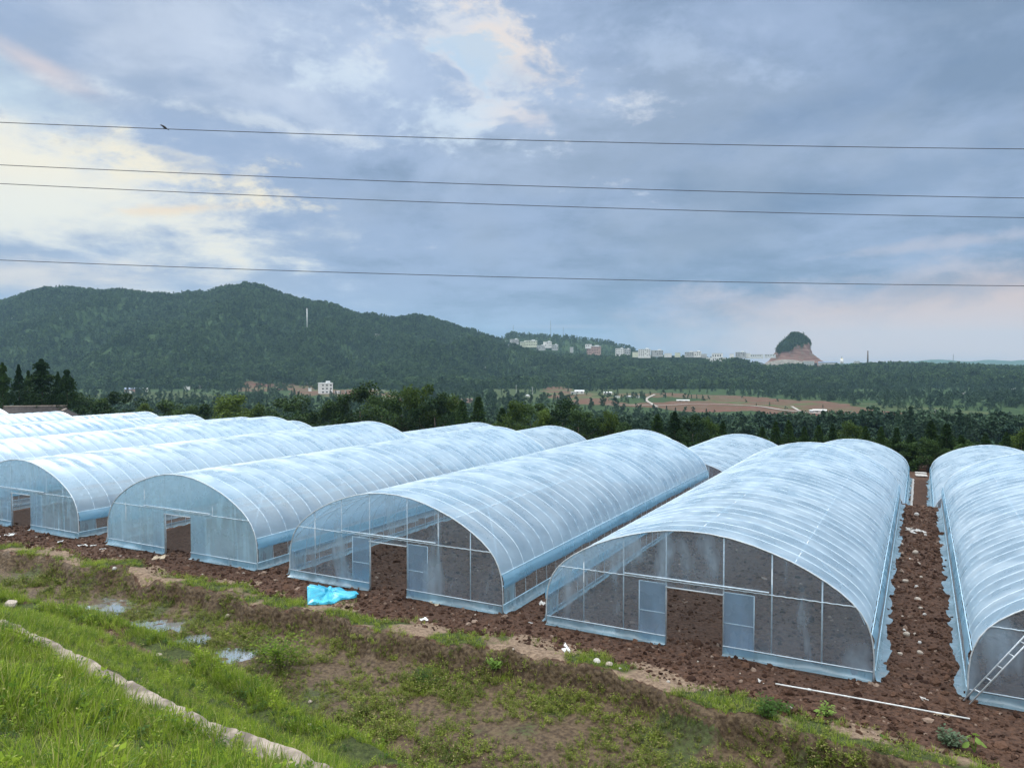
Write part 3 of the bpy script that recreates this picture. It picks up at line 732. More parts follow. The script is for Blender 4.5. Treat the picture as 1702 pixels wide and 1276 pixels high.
GV0, GL = 20.95, 26.3
T_clear = make_tunnel(GL, 'roof', 'front', seed=1)
T_milky = make_tunnel(GL, 'roof', 'front_milky', seed=2)
T_streak = make_tunnel(GL, 'roof', 'front_streaky', seed=3)
T_blue = make_tunnel(20.0, 'roof_blue', 'front_milky', seed=4)
T_back = make_tunnel(21.0, 'roof', 'front', seed=5, closed_front=True)
def place(t, u, v, z, label, group, first, scale=1.0):
    o = t if first else copy_tree(t)
    x, y, _ = W(u, v); o.location = (x, y, z); o.rotation_euler = (0, 0, -YAW); o.scale = (1, 1, scale)
    return tag(o, label, 'greenhouse', group)
GA, GB = 'film tunnels in the near row', 'film tunnels in the row behind'
bpy.context.view_layer.update()
place(T_clear, -5.45, GV0-.1, 0, 'clear-fronted film tunnel between the bare soil lane and the tunnel beside the blue sheet', GA, True)
place(T_clear, -16.05, GV0, 0, 'film tunnel with furrowed soil inside, right behind the bright blue folded sheet', GA, False, 1.05)
place(T_clear, 5.60, GV0-.15, 0, 'film tunnel at the right edge with an aluminium ladder leaning on its front', GA, False)
place(T_milky, -26.75, GV0, 0, 'tunnel whose end wall is evenly milky pale blue film around an open doorway', GA, True, 1.02)
place(T_streak, -37.85, GV0, 0, 'tunnel whose end wall film hangs in vertical streaks, at the left edge', GA, True)
place(T_streak, -48.7, GV0+.2, 0, 'long pale tunnel roof just behind the streaky-walled tunnel, its front outside the picture', GA, False)
place(T_blue, -60.2, GV0, 0, 'bluer and shorter tunnel roof behind the long pale one, ending before its neighbours', GA, True)
place(T_blue, -71.4, GV0+2, 0, 'narrow strip of bluish tunnel roof just in front of the tiled farmhouse', GA, False)
place(T_blue, -83.0, GV0+2.5, 0, 'only the rounded end of a bluish tunnel roof showing at the far left edge', GA, False)
backs = [(5.3, 54, -2.3, 'tunnel roof joining the back of the tunnel at the right edge'),
         (-5.3, 54, -2.3, 'rear tunnel beside the narrow lane with planted strips'),
         (-15.2, 54, -2.3, 'rear tunnel whose dark triangular end wall peeks out beside a near tunnel'),
         (-25.2, 54, -2.3, 'rear tunnel almost hidden behind the tunnel with furrows inside'),
         (-35.2, 54, -2.3, 'rear tunnel with a rounded end below the yellow-green tree'),
         (-44.6, 54, -2.3, 'rear tunnel roof seen as a pale strip below the pale-trunked tree'),
         (-55.0, 45.5, -2.3, 'rear tunnel roof showing as a thin sliver left of the biggest dark tree'),
         (-65.0, 46, -2.3, 'rear tunnel hidden behind the near tunnels left of the thin sliver roof'),
         (-75.0, 47.5, -2.3, 'nearest of the three thin roof strips to the right of the farmhouse'),
         (-84.8, 47.5, -2.3, 'middle of the three thin roof strips to the right of the farmhouse'),
         (-95.0, 48.5, -2.3, 'farthest of the three thin roof strips, touching the farmhouse gable')]
for i, (u, v, z, lb) in enumerate(backs): place(T_back, u, v, z, lb, GB, i == 0)

# ------------------------------------------------------------------ instancing by geometry nodes (only for what nobody could count)
def scatter(name, P, scl, rot, variants, label, cat, tilt=None, kind='stuff'):
    """points -> instances of the variant meshes"""
    P = np.asarray(P, np.float32); n = len(P)
    me = bpy.data.meshes.new(name); me.vertices.add(n); me.vertices.foreach_set('co', P.ravel())
    e = np.zeros((n, 3), np.float32); e[:, 2] = rot
    if tilt is not None: e[:, 0] = tilt[:, 0]; e[:, 1] = tilt[:, 1]
    scl = np.asarray(scl, np.float32)
    if scl.ndim == 1: scl = np.repeat(scl[:, None], 3, 1)
    idx = np.random.default_rng(3).integers(0, len(variants), n).astype(np.int32)
    for an, ty, v, key in (('scl', 'FLOAT_VECTOR', scl, 'vector'), ('rot', 'FLOAT_VECTOR', e, 'vector'), ('idx', 'INT', idx, 'value')):
        a = me.attributes.new(an, ty, 'POINT'); a.data.foreach_set(key, v.ravel())
    o = link(name, me)
    ng = bpy.data.node_groups.new(name, 'GeometryNodeTree')
    ng.interface.new_socket('Geometry', in_out='INPUT', socket_type='NodeSocketGeometry')
    ng.interface.new_socket('Geometry', in_out='OUTPUT', socket_type='NodeSocketGeometry')
    N_ = ng.nodes; L_ = ng.links
    gi = N_.new('NodeGroupInput'); go = N_.new('NodeGroupOutput')
    join = N_.new('GeometryNodeJoinGeometry')
    def named(nm, ty):
        q = N_.new('GeometryNodeInputNamedAttribute'); q.data_type = ty; q.inputs['Name'].default_value = nm
        return [s_ for s_ in q.outputs if s_.enabled and s_.name == 'Attribute'][0]
    for k, vm in enumerate(variants):
        ob = bpy.data.objects.new(name+'_source', vm)
        oi = N_.new('GeometryNodeObjectInfo'); oi.inputs['Object'].default_value = ob
        cmp_ = N_.new('FunctionNodeCompare'); cmp_.data_type = 'INT'; cmp_.operation = 'EQUAL'
        L_.new(named('idx', 'INT'), cmp_.inputs[2]); cmp_.inputs[3].default_value = k
        ip = N_.new('GeometryNodeInstanceOnPoints')
        L_.new(gi.outputs[0], ip.inputs['Points']); L_.new(cmp_.outputs[0], ip.inputs['Selection'])
        L_.new(oi.outputs['Geometry'], ip.inputs['Instance'])
        L_.new(named('rot', 'FLOAT_VECTOR'), ip.inputs['Rotation']); L_.new(named('scl', 'FLOAT_VECTOR'), ip.inputs['Scale'])
        L_.new(ip.outputs[0], join.inputs[0])
    L_.new(join.outputs[0], go.inputs[0])
    md = o.modifiers.new('scatter', 'NODES'); md.node_group = ng
    return tag(o, label, cat, kind=kind)

# ------------------------------------------------------------------ plants (meshes)
def tuft(n, h, spread, wid, bend, seed, mat, stems=0):
    r = random.Random(seed); mb = MB()
    for _ in range(n):
        a = r.uniform(0, 6.283); rad = spread*math.sqrt(r.random()); bx, by = rad*math.cos(a), rad*math.sin(a)
        lean = a+r.uniform(-1, 1); hh = h*r.uniform(.45, 1.1); bn = bend*r.uniform(.3, 1.2)*hh; w_ = wid*r.uniform(.6, 1.2)
        px_, py_ = -math.sin(lean)*w_, math.cos(lean)*w_
        vs = []
        for k, (t_, ww) in enumerate(((0, .7), (.35, 1), (.7, .75), (1, .05))):
            ox, oy = bx+math.cos(lean)*bn*t_*t_, by+math.sin(lean)*bn*t_*t_; oz = hh*t_*(1-.25*t_*bn/hh)-.02
            vs += [(ox-px_*ww, oy-py_*ww, oz), (ox+px_*ww, oy+py_*ww, oz)]
        mb.add(vs, [(0, 1, 3, 2), (2, 3, 5, 4), (4, 5, 7, 6)])
    return mb.mesh('tuft', mat, True)
def weedmesh(n, h, spread, leaf, seed, mat):
    r = random.Random(seed); mb = MB()
    for _ in range(n):
        a = r.uniform(0, 6.283); rad = spread*math.sqrt(r.random())*.6; x, y = rad*math.cos(a), rad*math.sin(a)
        hh = h*r.uniform(.4, 1.1); dx_, dy_ = math.cos(a)*spread*.5, math.sin(a)*spread*.5
        mb.tube([(x, y, -.02), (x+dx_*.5, y+dy_*.5, hh*.6), (x+dx_, y+dy_, hh)], [.004, .003, .0015], 3, caps=False)
        for k in range(int(6+hh*14)):
            t_ = r.uniform(.2, 1); p = Vector((x+dx_*t_, y+dy_*t_, hh*t_*(.75+.25*t_)+.0)); b = r.uniform(0, 6.283); l = leaf*r.uniform(.5, 1.2)
            d = Vector((math.cos(b), math.sin(b), r.uniform(-.2, .7))).normalized(); s_ = d.cross(Vector((0, 0, 1))).normalized()*l*.3
            mb.add([p, p+d*l*.5+s_, p+d*l, p+d*l*.5-s_], [(0, 1, 2, 3)])
    return mb.mesh('weed', mat, False)
grass_v = [tuft(26, .34, .13, .0045, .55, 1, M['grass']), tuft(30, .24, .15, .005, .7, 2, M['grass']), tuft(20, .46, .10, .0045, .5, 3, M['grass']), tuft(34, .16, .16, .006, .8, 4, M['grass'])]+[tuft(26, .34, .13, .0045, .55, 21, M['grass']), tuft(22, .40, .13, .005, .75, 22, M['grass']), tuft(5, .62, .10, .0028, .25, 23, M['weed']), weedmesh(8, .20, .16, .06, 24, M['shrub']), weedmesh(7, .26, .14, .07, 25, M['grass'])]
short_v = [tuft(24, .13, .14, .006, .9, 11, M['grass']), tuft(26, .18, .12, .005, .8, 12, M['grass']), tuft(14, .26, .08, .005, .7, 13, M['grass'])]
weed_v = [weedmesh(7, .22, .12, .06, 5, M['weed']), weedmesh(5, .34, .10, .07, 6, M['weed']), weedmesh(9, .12, .14, .05, 7, M['weed']), weedmesh(4, .45, .08, .06, 8, M['weed'])]

def sample_region(n, x0, x1, y0, y1, dens, seed):
    r = np.random.default_rng(seed); x = r.uniform(x0, x1, n); y = r.uniform(y0, y1, n)
    s = np.abs(x/np.maximum(y, .1)); ok = (s < .80) & (y > 2)
    x, y = x[ok], y[ok]; d = dens(x, y); ok = r.random(len(x)) < d
    x, y = x[ok], y[ok]; return x, y, height(x, y)
def d_slope(x, y):            # long grass of the slope towards the viewer
    yb, yf, yk = lines_at(x)
    below = (y < yk-.20+.10*(fbm(x*1.3, y*0, 3, 97) > .15))
    mid = (y > yk+.20) & (y < yf+.25)
    bare_ = np.clip(.1+fbm(x*.55+4, y*.9, 3, 77)*2.2, 0, .9)
    d = np.where(below, .95, 0)+np.where(mid, .8-bare_*1.1+.3*ss(-1.5, -.1, y-yf), 0)
    u = (y-(yf-1.9))/1.0                                   # trodden line between the strip and the kerb
    d = d-np.where(mid, .95*np.exp(-((u-.15)/.55)**4)*ss(-.45, .1, fbm(x*.5, y*.3, 2, 79)), 0)
    for (a_, b_, r_) in PUD: d = d*(.12+.88*ss(.55, .95, np.hypot(x-a_, (y-b_)*1.25)/r_))
    return np.clip(d, 0, 1)
x, y, z = sample_region(80000, -26, 5, 4, 30, d_slope, 11)
r = np.random.default_rng(5); n = len(x)
yb, yf, yk = lines_at(x)
sc = r.uniform(.55, 1.15, n)*np.where(y < yk, 1.0, np.where(y > yf-1.2, .95, .60))*(1+.8*fbm(x*.7, y*.7, 3, 88))
scatter('grass', np.stack([x, y, z], 1), sc, r.uniform(0, 6.28, n), grass_v, 'lush green grass on the slope around the concrete kerb', 'grass', r.normal(0, .12, (n, 2)))
def d_lip(x, y):
    yb, yf, yk = lines_at(x); d = y-yb
    lip = ss(-.12, .1, d)*(1-ss(1.1, 1.7, d+fbm(x*.8, y*.8, 3, 71)*.9)); tf = np.clip(.68+fbm(x*.8, y*.8, 3, 71)*1.5, 0, 1)
    hang = ((d > -.6) & (d <= 0))*np.clip(.1+fbm(x*1.1, x*0, 2, 90)*1.6, 0, .7)
    return np.clip(lip*tf*tf*1.2+hang, 0, 1)
x, y, z = sample_region(60000, -26, 16, 11, 34, d_lip, 12); n = len(x)
scatter('bank_grass', np.stack([x, y, z], 1), r.uniform(.5, 1.15, n)*.85, r.uniform(0, 6.28, n), short_v+[weed_v[2]], 'short patchy grass along the top of the earth bank', 'grass', r.normal(0, .15, (n, 2)))
def d_ditch(x, y):
    wet = 0*x
    for (a_, b_, r_) in PUD: wet = np.maximum(wet, 1-ss(.6, 1.1, np.hypot(x-a_, (y-b_)*1.25)/r_))
    yb, yf, yk = lines_at(x); ins = (y < yb-.15) & (y > yf-.1)
    c = fbm(x*.8, y*.8, 3, 92); c2 = fbm(x*3, y*3, 2, 93)
    return np.clip(np.where(ins, .60+c*.9+c2*.7, 0), 0, 1)*(1-.93*wet)
x, y, z = sample_region(130000, -26, 14, 9, 30, d_ditch, 13); n = len(x)
scatter('weeds', np.stack([x, y, z], 1), r.uniform(.4, 1.1, n)*(.8+.5*fbm(x*.6, y*.6, 2, 95)), r.uniform(0, 6.28, n), weed_v+[weed_v[2], short_v[0], short_v[1]], 'sparse low weeds on the muddy floor of the ditch', 'weeds', r.normal(0, .18, (n, 2)))

# clods of tilled soil
def lump(seed, k=1.0):
    r = random.Random(seed); import bmesh
    bm = bmesh.new(); bmesh.ops.create_icosphere(bm, subdivisions=1, radius=1)
    for v in bm.verts: v.co *= r.uniform(.65, 1.15); v.co.z *= .65
    me = bpy.data.meshes.new('clod'); bm.to_mesh(me); bm.free(); return me
m, t, o_ = new_mat('clod'); oi = t.node('ShaderNodeObjectInfo'); tcn = t.node('ShaderNodeTexCoord').outputs['Object']
cn = t.noise(tcn, 2.5, 4).outputs['Fac']
cc = t.mix(t.sstep(oi.outputs['Random'], .0, 1.), (.034, .017, .0115, 1), (.135, .076, .051, 1)); cc = t.mix(t.sstep(oi.outputs['Random'], .93, .99), cc, (.30, .22, .17, 1))
principled(t, o_, cc, .95, cn, .6, .1, .15); M['clod'] = m
cl = [lump(i) for i in range(5)]
for c_ in cl: c_.materials.append(M['clod'])
def d_soil(x, y):
    u, v = UV(x, y); yb, yf, yk = lines_at(x)
    a = (y > yb+1.0) & (v < 47.8); lane = np.zeros(x.shape, bool)
    lane = (v > 20) & (u > -1.0) & (u < 1.15); lane2 = (v > 20) & (u > -11.7) & (u < -9.9); front = v < 21.6
    inside = (v >= 21) & (v < 40)
    return np.where(a & (front | lane), .95, np.where(a & lane2, .8, np.where(a & inside & (u > -25), .35, 0)))
x, y, z = sample_region(120000, -28, 26, 13, 50, d_soil, 14); n = len(x)
scatter('soil_clods', np.stack([x, y, z+.003], 1), r.gamma(2.0, .018, n)+.010, r.uniform(0, 6.28, n), cl, 'crumbly lumps of dark red brown soil', 'soil clods', r.normal(0, .5, (n, 2)))

# ------------------------------------------------------------------ single plants on the bank
def shrub(u, v, h, rad, nst, leaf, mat, label, seed, nleaf=90, cat='shrub', name='shrub', group=None):
    x0, y0, z0 = hit(u, v); r_ = random.Random(seed); root = empty(name, (x0, y0, z0)); st = MB(); lf = MB()
    for k in range(nst):
        a = r_.uniform(0, 6.283); sprd = rad*r_.uniform(.2, 1); hh = h*r_.uniform(.55, 1.05)
        tip = Vector((math.cos(a)*sprd, math.sin(a)*sprd, hh)); b0 = Vector((math.cos(a)*sprd*.25, math.sin(a)*sprd*.25, -.05))
        mid_ = (b0+tip)/2+Vector((0, 0, hh*.12)); st.tube([b0, mid_, tip], [.008, .006, .003], 4, caps=False)
        for q in range(nleaf):
            t_ = r_.uniform(.25, 1.0); p = b0.lerp(mid_, t_*2) if t_ < .5 else mid_.lerp(tip, t_*2-1)
            bb = r_.uniform(0, 6.283); p = p+Vector((math.cos(bb), math.sin(bb), r_.uniform(-.4, .5)))*r_.uniform(0, rad*.38)
            l = leaf*r_.uniform(.5, 1.2); d = Vector((math.cos(bb), math.sin(bb), r_.uniform(-.5, .5))).normalized(); s_ = d.cross(Vector((r_.uniform(-.3, .3), r_.uniform(-.3, .3), 1))).normalized()*l*.32
            lf.add([p, p+d*l*.5+s_, p+d*l, p+d*l*.5-s_], [(0, 1, 2, 3)])
    st.build('stem', M['bark'], root); lf.build('foliage', mat, root)
    return tag(root, label, cat, group)
shrub(468, 1112, .95, .85, 16, .085, M['grass'], 'feathery green bush standing at the foot of the bank by the grass strip', 1, 80)
shrub(700, 1135, .35, .45, 12, .05, M['shrub'], 'low dark green plant spreading on the ditch floor below the bank', 2, 60, 'plant', 'ground_plant')
shrub(1275, 1192, .38, .35, 10, .07, M['shrub'], 'dark leafy weed clump on the bank left of the end of the white pole', 3, 60, 'plant', 'ground_plant')
shrub(1575, 1238, .38, .32, 8, .085, M['greyleaf'], 'grey-green weed on the dark soil beside the big lime leaf plant', 4, 45, 'plant', 'ground_plant')
shrub(822, 1112, .32, .28, 8, .075, M['limeleaf'], 'pale green weed hanging over the edge of the earth bank', 5, 45, 'plant', 'ground_plant')
shrub(1370, 1188, .30, .25, 6, .09, M['limeleaf'], 'small yellow-green seedling on the bank just below the white pole', 6, 30, 'plant', 'ground_plant')
shrub(1300, 1182, .22, .25, 7, .07, M['shrub'], 'small green weed on the bank right beside a white pebble', 7, 40, 'plant', 'ground_plant')
x0, y0, z0 = hit(1620, 1250); root = empty('broadleaf_plant', (x0, y0, z0)); root.scale = (.72, .72, .72); rr = random.Random(3); st = MB(); lf = MB()
for k in range(7):
    a = k*2.4; sp_ = rr.uniform(.05, .22); hh = rr.uniform(.15, .52); tip = Vector((math.cos(a)*sp_, math.sin(a)*sp_, hh))
    st.tube([(0, 0, -.03), tip], [.012, .006], 5)
    l = rr.uniform(.2, .3); d = Vector((math.cos(a), math.sin(a), -.75)).normalized(); s_ = d.cross(Vector((0, 0, 1))).normalized()
    pts = [tip]; 
    for tt_, ww in ((.2, .30), (.5, .42), (.8, .25)): pts += [tip+d*l*tt_+s_*l*ww+Vector((0, 0, -.02)), tip+d*l*tt_+Vector((0, 0, .015)), tip+d*l*tt_-s_*l*ww+Vector((0, 0, -.02))]
    pts.append(tip+d*l)
    lf.add(pts, [(0, 1, 2), (0, 2, 3), (1, 4, 5, 2), (2, 5, 6, 3), (4, 7, 8, 5), (5, 8, 9, 6), (7, 10, 8), (8, 10, 9)])
st.build('stem', M['limeleaf'], root); lf.build('leaf_cluster', M['limeleaf'], root)
tag(root, 'plant with a few big drooping lime green leaves at the bottom right', 'plant')

# ------------------------------------------------------------------ things lying about
def stone_mesh(seed, sub=2):
    import bmesh
    r_ = random.Random(seed); bm = bmesh.new(); bmesh.ops.create_icosphere(bm, subdivisions=sub, radius=1)
    ax = [Vector((r_.gauss(0, 1), r_.gauss(0, 1), r_.gauss(0, 1))).normalized() for _ in range(9)]; lim = [r_.uniform(.6, .9) for _ in ax]
    for v in bm.verts:
        for a, l in zip(ax, lim):
            dd = v.co.dot(a)
            if dd > l: v.co -= a*(dd-l)
        v.co.z *= .7
    me = bpy.data.meshes.new('stone'); bm.to_mesh(me); bm.free(); return me
def stone(u, v, px, label, mat='stone', group=None, seed=0):
    x0, y0, z0 = hit(u, v); s_ = px*y0/FPX/2
    me = stone_mesh(seed+int(u)); me.materials.append(M[mat]); o = link('stone', me); o.location = (x0, y0, z0+s_*.35); o.scale = (s_, s_*.8, s_); o.rotation_euler = (0, 0, u)
    return tag(o, label, 'stone', group)
stone(18, 1010, 30, 'large pale block half sunk in grass at the left edge above the kerb')
stone(252, 1094, 11, 'left one of two pale stones lying together on the trodden slope')
stone(264, 1091, 12, 'right one of two pale stones lying together on the trodden slope', seed=3)
stone(992, 1101, 15, 'cream block of rubble beside a brown one at the edge of the soil', 'scrap')
stone(1012, 1107, 15, 'brown angular stone right of the cream block at the edge of the soil')
stone(378, 1026, 10, 'tan stone lying at the foot of the bank behind the puddles')
stone(190, 947, 10, 'pale stone on top of the eroded notch in the bank', 'scrap')
stone(1111, 1134, 7, 'small white pebble on the edge of the bank below the open doorway', 'scrap')
stone(1315, 1178, 7, 'small white pebble on the bank between two green weeds', 'scrap')
stone(516, 1168, 9, 'stone lying on the bare patch near the feathery bush')
stone(1030, 1112, 6, 'small stone just right of the brown angular one', 'scrap')
stone(176, 1060, 9, 'small stone buried in the bare earth above the kerb')
stone(515, 1206, 10, 'flat pale stone on bare earth below the feathery bush', 'scrap')
# stones in the lane between the two right-hand tunnels
lane = [(1523,856,9),(1516,880,8),(1521,920,12),(1513,931,7),(1526,938,9),(1505,967,11),(1523,976,8),(1526,998,12),(1530,1012,8),(1503,1048,7),(1507,1056,14),(1521,1055,8),(1528,1069,9),(1529,1086,11),(1496,1088,10),(1537,1022,8),(1500,1026,7),(1498,905,7),(1538,890,6),(1531,960,7)]
for k, (a, b, c) in enumerate(lane): stone(a, b, c, ORD[k]+' pale stone from the far end of the bare lane between the tunnels' if k else 'pale stone nearest the far end of the bare lane', 'stone' if k % 3 else 'scrap', 'stones in the bare lane', seed=k)

def crumple(u, v, pw, ph, label, mat='scrap', name='plastic_scrap', seed=1, cat='scrap', flat=.35, group=None, strip=False):
    """a crumpled piece of film, its outline torn, lying on the soil"""
    x0, y0, z0 = hit(u, v); W_ = pw*y0/FPX; D_ = max(ph*y0/FPX*y0/8.0*.8, W_*.25) if not strip else W_*.14
    r_ = random.Random(seed+int(u)); nx, ny = 14, 8; V0 = []; 
    for j in range(ny):
        for i in range(nx):
            a, b = i/(nx-1)*2-1, j/(ny-1)*2-1
            e = 1-.35*b*b*r_.uniform(.3, 1); xx = a*W_/2*e+r_.uniform(-.02, .02)*W_; yy = b*D_/2*(1-.5*a*a*r_.uniform(.2, 1))+math.sin(a*4+seed)*D_*.25
            if strip: yy += math.sin(a*5+seed)*W_*.10
            zz = H(x0+xx, y0+yy)+.012+abs(math.sin(a*6+b*4+seed))*W_*.09*flat*2*r_.uniform(.3, 1)
            V0.append((xx, yy, zz-z0))
    fs = [(j*nx+i, j*nx+i+1, (j+1)*nx+i+1, (j+1)*nx+i) for j in range(ny-1) for i in range(nx-1) if not ((i in (0, nx-2) or j in (0, ny-2)) and r_.random() < .25)]
    mb = MB(); mb.add(V0, fs); o = mb.build(name, M[mat], None, False, (x0, y0, z0))
    so_ = o.modifiers.new('thickness', 'SOLIDIFY'); so_.thickness = .004
    return tag(o, label, cat, group)
crumple(1519, 882, 28, 11, 'large flat whitish heap of film in the middle of the bare lane', 'scrap', seed=2)
crumple(728, 1003, 28, 9, 'cream scrap in front of the end wall with furrows behind it', 'scrap_tan', seed=5)
crumple(748, 1005, 14, 6, 'thin twisted cream scrap right of the bigger cream one', 'scrap', seed=6, strip=True)
crumple(940, 1078, 14, 18, 'loop of torn white film lying just above the grassy bank', 'white', seed=7)
crumple(1534, 1161, 14, 7, 'grey and pink scrap of film in front of the bare lane', 'scrap', seed=8)
crumple(15, 889, 18, 6, 'white scrap of film on the soil near the left edge', 'white', seed=9)
crumple(145, 907, 30, 3, 'straight white strip on the soil between two end walls', 'white', seed=10, strip=True)
crumple(171, 912, 12, 5, 'short white sliver by the corner of the milky tunnel', 'white', seed=11, strip=True)
crumple(100, 900, 8, 3, 'tiny white fleck below the streaky end wall', 'white', seed=12)
crumple(265, 927, 22, 8, 'pinkish brown scrap on soil below the milky end wall', 'scrap_tan', seed=13)
crumple(880, 1035, 12, 5, 'white curl of film at the foot of the tunnel corner', 'white', seed=14, strip=True)
crumple(901, 1003, 12, 6, 'pale scrap of film between two tunnels, near the taut blue side', 'scrap', seed=15)
crumple(1265, 1133, 10, 8, 'bone coloured scrap beside the left end of the white pole', 'scrap', seed=16)
crumple(1470, 1224, 14, 8, 'dark green scrap on the grassy lip of the bank', 'leaf_broad', seed=17)
crumple(1575, 1190, 44, 5, 'tan twisted strip lying along the right end of the white pole', 'scrap_tan', seed=18, strip=True, name='twisted_strip')
crumple(705, 1030, 16, 4, 'pair of white flecks on the soil above the bank', 'white', seed=20)
# scattered little flecks
rf = random.Random(12); k = 0
fleck = [(336,955),(405,953),(420,930),(560,1000),(640,1030),(790,1022),(812,1040),(853,1083),(1075,1066),(1160,1100),(1180,1148),(1410,1160),(1230,1120),(350,935),(60,893),(200,925)]
FL = ['below the corner of the milky tunnel','below the right half of the milky end wall','on the dark soil right of the milky tunnel corner','just left of the blue folded sheet','below the blue folded sheet to its right','below the right half of the furrowed tunnel',
      'just right below the furrowed tunnel corner','in the gap before the loop of torn film','below the left post row of the clear-fronted tunnel','just below the clear-fronted tunnel doorway','on the bank edge above the ditch, below the doorway jamb','just above the white pole at its middle',
      'right of the doorway, half way to the white pole','on the soil below the milky doorway','near the left edge below the streaky end wall','below the milky tunnel left of its doorway']
for k, (a, b) in enumerate(fleck): stone(a, b, rf.uniform(3.5, 6), 'little pale stone '+FL[k], 'stone', 'little stones on the tilled soil', seed=40+k)

# blue folded sheet
x0, y0, z0 = hit(548, 995); out_ = [(510,978),(520,976),(526,979),(529,976),(545,982),(556,979),(580,985),(597,990),(590,995),(570,997),(552,1005),(530,1006),(511,1006)]
pts = [hit(a, b) for a, b in out_]; mb = MB(); rs = random.Random(4)
cx_ = sum(p[0] for p in pts)/len(pts); cy_ = sum(p[1] for p in pts)/len(pts)
top = []; rings = [(1.0, .02), (.985, .08), (.86, .125), (.66, .11), (.42, .135), (.2, .12)]; V0 = []
n = 52
def along(t_):
    L_ = len(pts); k_ = t_*L_; i = int(k_) % L_; f = k_-int(k_); a, b = pts[i], pts[(i+1) % L_]; return a[0]+(b[0]-a[0])*f, a[1]+(b[1]-a[1])*f
for (s_, hh) in rings:
    for k in range(n):
        px_, py_ = along(k/n); x_ = cx_+(px_-cx_)*s_; y_ = cy_+(py_-cy_)*s_
        fold = .028*math.sin(k*1.3+s_*5)+.022*math.sin(k*.45+s_*7)+.012*rs.uniform(-1, 1)
        V0.append((x_-cx_, y_-cy_, H(x_, y_)-z0+hh+fold*(s_ < .99)))
fs = [(j*n+k, j*n+(k+1) % n, (j+1)*n+(k+1) % n, (j+1)*n+k) for j in range(len(rings)-1) for k in range(n)]+[tuple(range((len(rings)-1)*n, len(rings)*n))]
mb.add(V0, fs); tag(mb.build('folded_sheet', M['bluefilm'], None, False, (cx_, cy_, z0)), 'bright sky blue folded plastic sheet lying on the soil before a doorway', 'plastic sheet')

# long white pole on the soil
a = hit(1289, 1143); b = hit(1612, 1200); root = empty('white_pole', a)
mb = MB(); va, vb = Vector(a), Vector(b); mb.tube([Vector((0, 0, .10)), (vb-va)*.35+Vector((0, 0, .10)), (vb-va)*.7+Vector((0, 0, .09)), vb-va+Vector((0, 0, .08))], .018, 7); mb.build('pole', M['white'], root, True)
mb = MB(); mb.tube([(vb-va)*.18+Vector((0, 0, .10)), (vb-va)*.2+Vector((0, 0, .10))], .03, 7); mb.build('joint', M['white'], root, True)
tag(root, 'long thin white pole lying on the soil in front of the bare lane', 'pole')

# ladder leaning on the front of the right-hand tunnel
fa = Vector(hit(1604, 1166)); 
u0, v0 = UV(fa.x, fa.y)
def LP(du, dv, z): p = W(u0+du, v0+dv, 0); return Vector((p[0], p[1], z))-Vector((fa.x, fa.y, 0))
root = empty('step_ladder', (fa.x, fa.y, 0)); apex_u = 1.42; H_ = 2.12
def stile(b0, t0, name='stile'):
    mb = MB(); mb.tube([b0, t0], .018, 6); mb.build(name, M['pipe'], root, True)
bA, bB = LP(-.03, .0, 0.02), LP(.08, -.12, 0.0); tA, tB = LP(apex_u-.02, .05, H_), LP(apex_u+.09, -.07, H_-.02)
stile(bA, tA); stile(bB, tB)
for k in range(1, 7):
    t_ = k/6.6; mb = MB(); mb.tube([bA.lerp(tA, t_), bB.lerp(tB, t_)], .014, 6); mb.build('rung', M['pipe'], root, True)
mb = MB(); mb.box(tuple((tA+tB)/2+Vector((0, 0, .03))), (.16, .1, .06)); mb.build('hinge_cap', M['white'], root)
stile(LP(apex_u+1.5, .03, 0), LP(apex_u+.06, .04, H_)); stile(LP(apex_u+1.55, -.14, 0), LP(apex_u+.1, -.08, H_-.02))
tag(root, 'tall aluminium folding ladder standing open before the right-hand tunnel', 'ladder')

# planted strips at the far end of the lane, and sheets of white film beyond
def plant_row(u, v0_, v1_, label):
    mb = MB(); v = v0_; r_ = random.Random(int(u*100))
    n_ = int((v1_-v0_)/.5)
    rows = []
    for i in range(n_+1):
        vv = v0_+(v1_-v0_)*i/n_; rows.append([(*W(u+dx_+.03*r_.uniform(-1, 1), vv)[:2], -2.3+.07+dz_+.02*r_.uniform(-1, 1)) for dx_, dz_ in ((-.09, -.05), (-.05, .05), (.05, .05), (.09, -.05))])
    o = link('film_strip', strip_mesh('film_strip', rows, M['scrap'])); return tag(o, label, 'film strip', 'film strips at the far end of the lane')
for k, (u, lb) in enumerate(((-.62, 'outer left film strip on the planted ground beyond the lane'), (-.28, 'inner left film strip on the planted ground beyond the lane'), (1.0, 'inner right film strip on the planted ground beyond the lane'), (1.32, 'outer right film strip on the planted ground beyond the lane'))): plant_row(u-.2, 60, 74.5, lb)
for k, (u, v, lb) in enumerate(((.15, 77.3, 'white sheet in the middle of the far end of the lane'), (1.7, 77.3, 'white sheet half hidden by the tunnel right of the lane end'), (-1.3, 77.6, 'white sheet half hidden by the tunnel left of the lane end'), (.1, 79.0, 'farthest small white sheet beyond the lane'))):
    mb = MB(); mb.box((0, 0, 0), (.95, 1.1 if k < 3 else .5, .10)); o = mb.build('ground_sheet', M['scrap']); p = W(u, v); o.location = (p[0], p[1], -2.2); o.rotation_euler = (0, 0, -YAW+.1)
    bv = o.modifiers.new('soft', 'BEVEL'); bv.width = .04; tag(o, lb, 'ground sheet', 'white sheets at the end of the lane')

